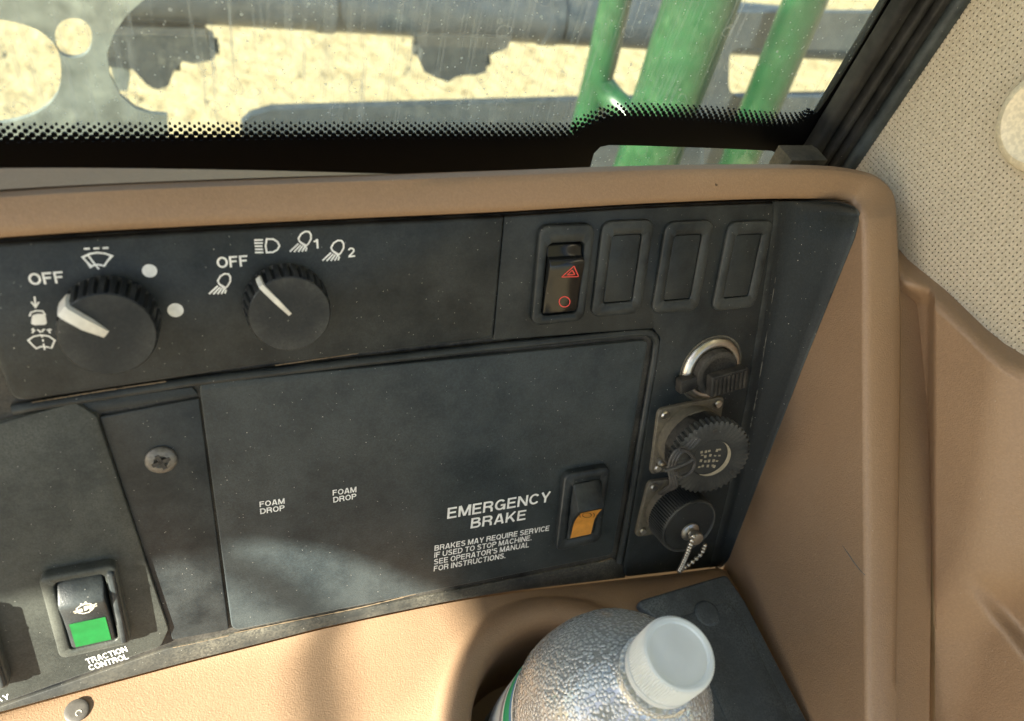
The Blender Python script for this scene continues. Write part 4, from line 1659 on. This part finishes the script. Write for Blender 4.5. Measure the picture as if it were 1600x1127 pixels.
def bottlemat():
    m, nt, b = newmat('droplet_plastic')
    out = nt.nodes['Material Output']
    nt.nodes.remove(b)
    geo = nt.nodes.new('ShaderNodeNewGeometry')
    co = geo.outputs['Position']
    v = N(nt, 'ShaderNodeTexVoronoi', Scale=620.0, Randomness=.9)
    nt.links.new(co, v.inputs['Vector'])
    dd = mth(nt, 'MULTIPLY', v.outputs['Distance'], v.outputs['Distance'])
    ht = mth(nt, 'SQRT', mth(nt, 'MAXIMUM', mth(nt, 'SUBTRACT', .36, dd), 0.0))
    bp = N(nt, 'ShaderNodeBump', Strength=.7, Distance=.0009)
    nt.links.new(ht, bp.inputs['Height'])
    tr = N(nt, 'ShaderNodeBsdfTransparent')
    tr.inputs[0].default_value = (.93, .95, .95, 1)
    gl = N(nt, 'ShaderNodeBsdfGlossy', Roughness=.10)
    gl.inputs[0].default_value = (1, 1, 1, 1)
    nt.links.new(bp.outputs[0], gl.inputs['Normal'])
    df = N(nt, 'ShaderNodeBsdfDiffuse')
    df.inputs[0].default_value = (.80, .89, .93, 1)
    nt.links.new(bp.outputs[0], df.inputs['Normal'])
    tl = N(nt, 'ShaderNodeBsdfTranslucent')
    tl.inputs[0].default_value = (.80, .89, .93, 1)
    nt.links.new(bp.outputs[0], tl.inputs['Normal'])
    m1 = nt.nodes.new('ShaderNodeMixShader')
    m1.inputs[0].default_value = .4
    nt.links.new(df.outputs[0], m1.inputs[1])
    nt.links.new(tl.outputs[0], m1.inputs[2])
    m2 = nt.nodes.new('ShaderNodeMixShader')
    nt.links.new(ramp(nt, v.outputs['Distance'], .15, .62, (.8, .8, .8, 1), (.48, .48, .48, 1)), m2.inputs[0])
    nt.links.new(tr.outputs[0], m2.inputs[1])
    nt.links.new(m1.outputs[0], m2.inputs[2])
    lw = N(nt, 'ShaderNodeLayerWeight', Blend=.35)
    nt.links.new(bp.outputs[0], lw.inputs['Normal'])
    m3 = nt.nodes.new('ShaderNodeMixShader')
    nt.links.new(mth(nt, 'ADD', mth(nt, 'MULTIPLY', lw.outputs['Fresnel'], .55), .27, True), m3.inputs[0])
    nt.links.new(m2.outputs[0], m3.inputs[1])
    nt.links.new(gl.outputs[0], m3.inputs[2])
    nt.links.new(m3.outputs[0], out.inputs['Surface'])
    return m


def capmat():
    m, nt, b = newmat('frosted_cap')
    out = nt.nodes['Material Output']
    b.inputs['Base Color'].default_value = (.86, .93, .95, 1)
    b.inputs['Roughness'].default_value = .38
    tl = N(nt, 'ShaderNodeBsdfTranslucent')
    tl.inputs[0].default_value = (.9, .95, .96, 1)
    mx = nt.nodes.new('ShaderNodeMixShader')
    geo = nt.nodes.new('ShaderNodeNewGeometry')
    n = N(nt, 'ShaderNodeTexNoise', Scale=120.0, Detail=4.0)
    nt.links.new(geo.outputs['Position'], n.inputs['Vector'])
    nt.links.new(ramp(nt, n.outputs[0], .3, .7, (.25, .25, .25, 1), (.42, .42, .42, 1)), mx.inputs[0])
    nt.links.new(b.outputs[0], mx.inputs[1])
    nt.links.new(tl.outputs[0], mx.inputs[2])
    nt.links.new(mx.outputs[0], out.inputs['Surface'])
    return m


M_bottle = bottlemat()
M_cap = capmat()
rbt = root('water_bottle', Matrix.Translation((capw.x, capw.y, capw.z - BH)), 'clear bottle beaded with droplets and a frosted white cap', 'bottle')
prof = [(.0138, -.015), (.0138, -.0210), (.0162, -.0218), (.0162, -.0236), (.0145, -.0245), (.0165, -.0280), (.0225, -.0325), (.0295, -.0385), (.0352, -.0460), (.0396, -.0550), (.0424, -.0655), (.0440, -.0760), (.0446, -.0840), (.0440, -.0865), (.0436, -.0890), (.0436, -.16), (.0432, -.20), (.0420, -BH + .004), (.0370, -BH + .0008), (.010, -BH + .004)]
prof2 = []
for i in range(len(prof) - 1):
    for k in range(3):
        prof2.append((lerp(prof[i][0], prof[i + 1][0], k / 3), lerp(prof[i][1], prof[i + 1][1], k / 3)))
prof2.append(prof[-1])
g = MB()
g.lathe(prof2, 72, MB0)
g.build('body', M_bottle, rbt, 'world', ang=70)
g = MB()


def ribs(i, r, z):
    return -.0006 if (i % 4) in (0, 1) and r > .0147 and -.0140 < z < -.0012 else 0


g.lathe([(.0138, -.0150), (.0151, -.0146), (.0151, -.0130), (.0151, -.0040), (.0149, -.0014), (.0142, -.0002), (.0134, .0002), (.0122, -.0002), (.0117, -.0011), (.008, -.0012), (.0006, -.0010)], 88 * 4, MB0, False, True, ribs)
bc_ = g.build('cap', M_cap, rbt, 'world', ang=40)
g = MB()
g.lathe([(.0140, -.0157), (.0150, -.0161), (.0150, -.0192), (.0140, -.0196)], 64, MB0)
g.build('tamper_ring', M_cap, bc_, 'world', ang=40)


def labelmat():
    m, nt, b = newmat('bottle_label')
    tc = nt.nodes.new('ShaderNodeTexCoord')
    geo = nt.nodes.new('ShaderNodeNewGeometry')
    sp = nt.nodes.new('ShaderNodeSeparateXYZ')
    nt.links.new(geo.outputs['Position'], sp.inputs[0])
    z = mth(nt, 'SUBTRACT', capw.z - .0890, sp.outputs['Z'])
    r = nt.nodes.new('ShaderNodeValToRGB')
    r.color_ramp.interpolation = 'CONSTANT'
    e = r.color_ramp.elements
    e[0].position = 0
    e[0].color = (.75, .77, .74, 1)
    e[1].position = .05
    e[1].color = (.06, .22, .42, 1)
    for p, c in ((.15, (.02, .36, .16, 1)), (.42, (.75, .77, .74, 1)), (.5, (.3, .28, .3, 1)), (.62, (.75, .77, .74, 1))):
        q = e.new(p)
        q.color = c
    nt.links.new(mth(nt, 'MULTIPLY', z, 22.0), r.inputs[0])
    nt.links.new(r.outputs[0], b.inputs['Base Color'])
    b.inputs['Roughness'].default_value = .3
    return m


g = MB()
g.lathe([(.04375, -.0900), (.04385, -.0905), (.04385, -.150), (.04375, -.1505)], 72, MB0)
g.build('label', labelmat(), rbt, 'world', ang=60)

# ================================================================== RIGHT SIDE: trim and upholstery
XN = Vector((1, 0, 0))


def ONX(x, y, X):
    return ONP(x, y, XN * X, XN)


topT = [(1404, 386), (1418, 402), (1440, 420), (1475, 448), (1510, 481), (1540, 510), (1570, 534), (1600, 552), (1640, 568), (1720, 590), (1880, 622)]
NS, NTt = 130, 120
T_ = resample([(x, y, 0) for x, y in topT], NS)
g = MB()
rows = []


def seglinex(y):
    pts = [(548, 1537), (620, 1531), (700, 1520), (790, 1505), (860, 1488), (910, 1466), (945, 1442), (1000, 1400), (1400, 1300)]
    if y <= pts[0][0]:
        return pts[0][1] + (pts[0][0] - y) * .25
    for (y0, x0), (y1, x1) in zip(pts, pts[1:]):
        if y0 <= y <= y1:
            return lerp(x0, x1, (y - y0) / (y1 - y0))
    return 1300


def bulge(x, y, d):
    v = 0
    v += .006 * math.exp(-d / 10.0)                    # rolled upper edge
    v -= .0025 * math.exp(-((d - 26) / 14) ** 2)
    fx = x - seglinex(y)
    v -= .013 * (1 - sstep(fx / 150)) * sstep((d - 6) / 45)
    v += .0145 * (1 - sstep((x - 1449) / 12)) * sstep((y - 440) / 40)
    q = ((x - 1540) * 95 - (y - 950) * 75) / 121
    v += .010 * sstep((q + 6) / 34) * sstep((y - 890) / 90)
    return v


for j in range(NTt):
    tj = (j / (NTt - 1))
    row = []
    for i in range(NS):
        x0, y0 = T_[i].x, T_[i].y
        d = 820 * (tj ** 1.5)
        x, y = x0, y0 + d
        row.append(ONX(x, y, .2235 + bulge(x, y, d)))
    rows.append(row)
g.loft(rows, False)
rs = wroot('side_trim', W(ONX(1500, 1300, .2235)), 'smooth tan side trim with a rolled upper edge right of the console', 'trim panel')
g.build('panel', M_tan, rs, 'panel', ang=60)
g = MB()
g.loft([rows[0], [p + Vector((.03, 0, 0)) for p in rows[0]]], False)
g.build('edge_return', M_tan, rs, 'panel')


def vinylmat():
    m, nt, b = newmat('cream_vinyl')
    geo = nt.nodes.new('ShaderNodeNewGeometry')
    co = geo.outputs['Position']
    mp = nt.nodes.new('ShaderNodeMapping')
    mp.inputs['Rotation'].default_value = (R(35), 0, 0)
    mp.inputs['Scale'].default_value = (1, 1100, 420)
    nt.links.new(co, mp.inputs['Vector'])
    n = N(nt, 'ShaderNodeTexNoise', Scale=1.0, Detail=2.0)
    nt.links.new(mp.outputs[0], n.inputs['Vector'])
    c = mixc(nt, ramp(nt, n.outputs[0], .35, .65), (.44, .385, .29), (.56, .50, .39))
    nt.links.new(c, b.inputs['Base Color'])
    b.inputs['Roughness'].default_value = .7
    bp = N(nt, 'ShaderNodeBump', Strength=.5, Distance=.0006)
    nt.links.new(n.outputs[0], bp.inputs['Height'])
    nt.links.new(bp.outputs[0], b.inputs['Normal'])
    return m


M_vinyl = vinylmat()
XU = .2275
ru = wroot('upholstery_panel', Vector((XU, 0, Z0 - .03)), 'cream perforated vinyl upholstery on the cab wall', 'upholstery')
g = MB()
PT = .00255
hr = .00043
y0u, z0u = .072, Z0 + .010
ny, nz = 124, 112
vs, fs = [], []
oc = [(-1, -1), (0, -1), (1, -1), (1, 0), (1, 1), (0, 1), (-1, 1), (-1, 0)]
for iz in range(nz):
    for iy in range(ny):
        cy = y0u - (iy + .5) * PT
        cz = z0u + (iz + .5) * PT
        o = len(vs)
        for (sx, sy) in oc:
            vs.append((XU, cy + sx * PT / 2, cz + sy * PT / 2))
        jx, jz = random.uniform(-.00007, .00007), random.uniform(-.00007, .00007)
        for dx in (0, .0022):
            for (sx, sy) in oc:
                k = hr / math.hypot(sx, sy)
                vs.append((XU + dx, cy + jx + sx * k, cz + jz + sy * k))
        for q in range(8):
            r2 = (q + 1) % 8
            fs.append((o + q, o + r2, o + 8 + r2, o + 8 + q))
            fs.append((o + 8 + q, o + 8 + r2, o + 16 + r2, o + 16 + q))
g.add(vs, fs)
g.build('vinyl', M_vinyl, ru, 'world', ang=40)
g = MB()
g.box((XU + .012, y0u - ny * PT / 2, z0u + nz * PT / 2), (.018, ny * PT, nz * PT))
g.build('foam_backing', plastic('foam', (.04, .033, .025), .9, 400, .3, .2), ru, 'world')
g = MB()
pk = W(ONX(1652, 190, XU))
Mk = Matrix.Translation(pk) @ Matrix.Rotation(R(-90), 4, 'Y')
g.lathe([(.0225, -.002), (.0232, .003), (.0230, .0075), (.0215, .0098), (.0185, .0108), (.0175, .0100), (.004, .0100)], 48, Mk, True, True)
tag(g.build('round_grip', M_ivory, None, 'world', ang=40), 'round ivory plastic grip on the perforated upholstery', 'grip')

# ================================================================== ADDED SHADE BLOCKERS out of view (plate, rod, roof slab)
e1 = SUNW.cross(Vector((0, 0, 1))).normalized()
e2 = e1.cross(SUNW).normalized()
if e2.z < 0:
    e2 = -e2
DS = 1.25
onpanel = [(-320, 1010), (-160, 985), (0, 940), (110, 918), (210, 893), (320, 860), (395, 847), (507, 861), (587, 888), (660, 917), (703, 943)]
onshelf = [(733, 990), (716, 1060), (700, 1127), (690, 1240)]
edgeW = [W(PX(x, y, 0)) for x, y in onpanel] + [W(ONP(x, y, PB, UP)) for x, y in onshelf]
org = W((0, 0, 0))
uv = [((p - org).dot(e1), (p - org).dot(e2)) for p in edgeW]
sgn = 1 if uv[-1][0] > uv[0][0] else -1
xr = uv[-1][0]
poly = uv + [(xr, uv[-1][1] - .25), (xr + sgn * .24, uv[-1][1] - .25), (xr + sgn * .24, .31), (uv[0][0] - sgn * .10, .31), (uv[0][0] - sgn * .10, uv[0][1])]  # added blocker outline follows the wanted edge of the sunlit patch
g = MB()
ctr = org + SUNW * DS
fr_ = [ctr + e1 * a + e2 * b for a, b in poly]
tri = mathutils.geometry.tessellate_polygon([[Vector((a, b, 0)) for a, b in poly]])
m_ = len(poly)
g.add(fr_ + [p + SUNW * .03 for p in fr_], [tuple(t) for t in tri] + [tuple(i + m_ for i in t) for t in tri] + [(i, (i + 1) % m_, m_ + (i + 1) % m_, m_ + i) for i in range(m_)])
tag(g.build('sun_blocker_plate', M_blocker, None, 'world', ang=30), 'unseen grey plate added to shape the sunlit patch', 'sun blocker', kind='structure')
# unseen rod added to cast the soft shadow line over cover and shelf
g = MB()
rp_ = [W(PX(x, y, 0)) for x, y in [(180, 780), (340, 872), (430, 918), (486, 955)]] + [W(ONP(x, y, PB, UP)) for x, y in [(500, 1010), (503, 1127), (505, 1280)]]
uvr = [((p - org).dot(e1), (p - org).dot(e2)) for p in rp_]
g.tube(smooth([org + SUNW * 1.75 + e1 * a + e2 * b for a, b in uvr], 40), .0052, 12)
tag(g.build('shadow_rod', M_rubber, None, 'world'), 'unseen slim black rod added to cast a soft shadow', 'rail', kind='structure')
g = MB()  # added overhead slab, sized and tinted to set the ambient light
g.box((-.06, -.90, Z0 + .80), (.93, 2.1, .06))
tag(g.build('sky_blocker_roof', plastic('roof_slab_lining', (.40, .47, .50), .8, 300, .3, .05, 0), None, 'world'), 'unseen grey roof slab added to cut sky light on the console', 'sky blocker', kind='structure')
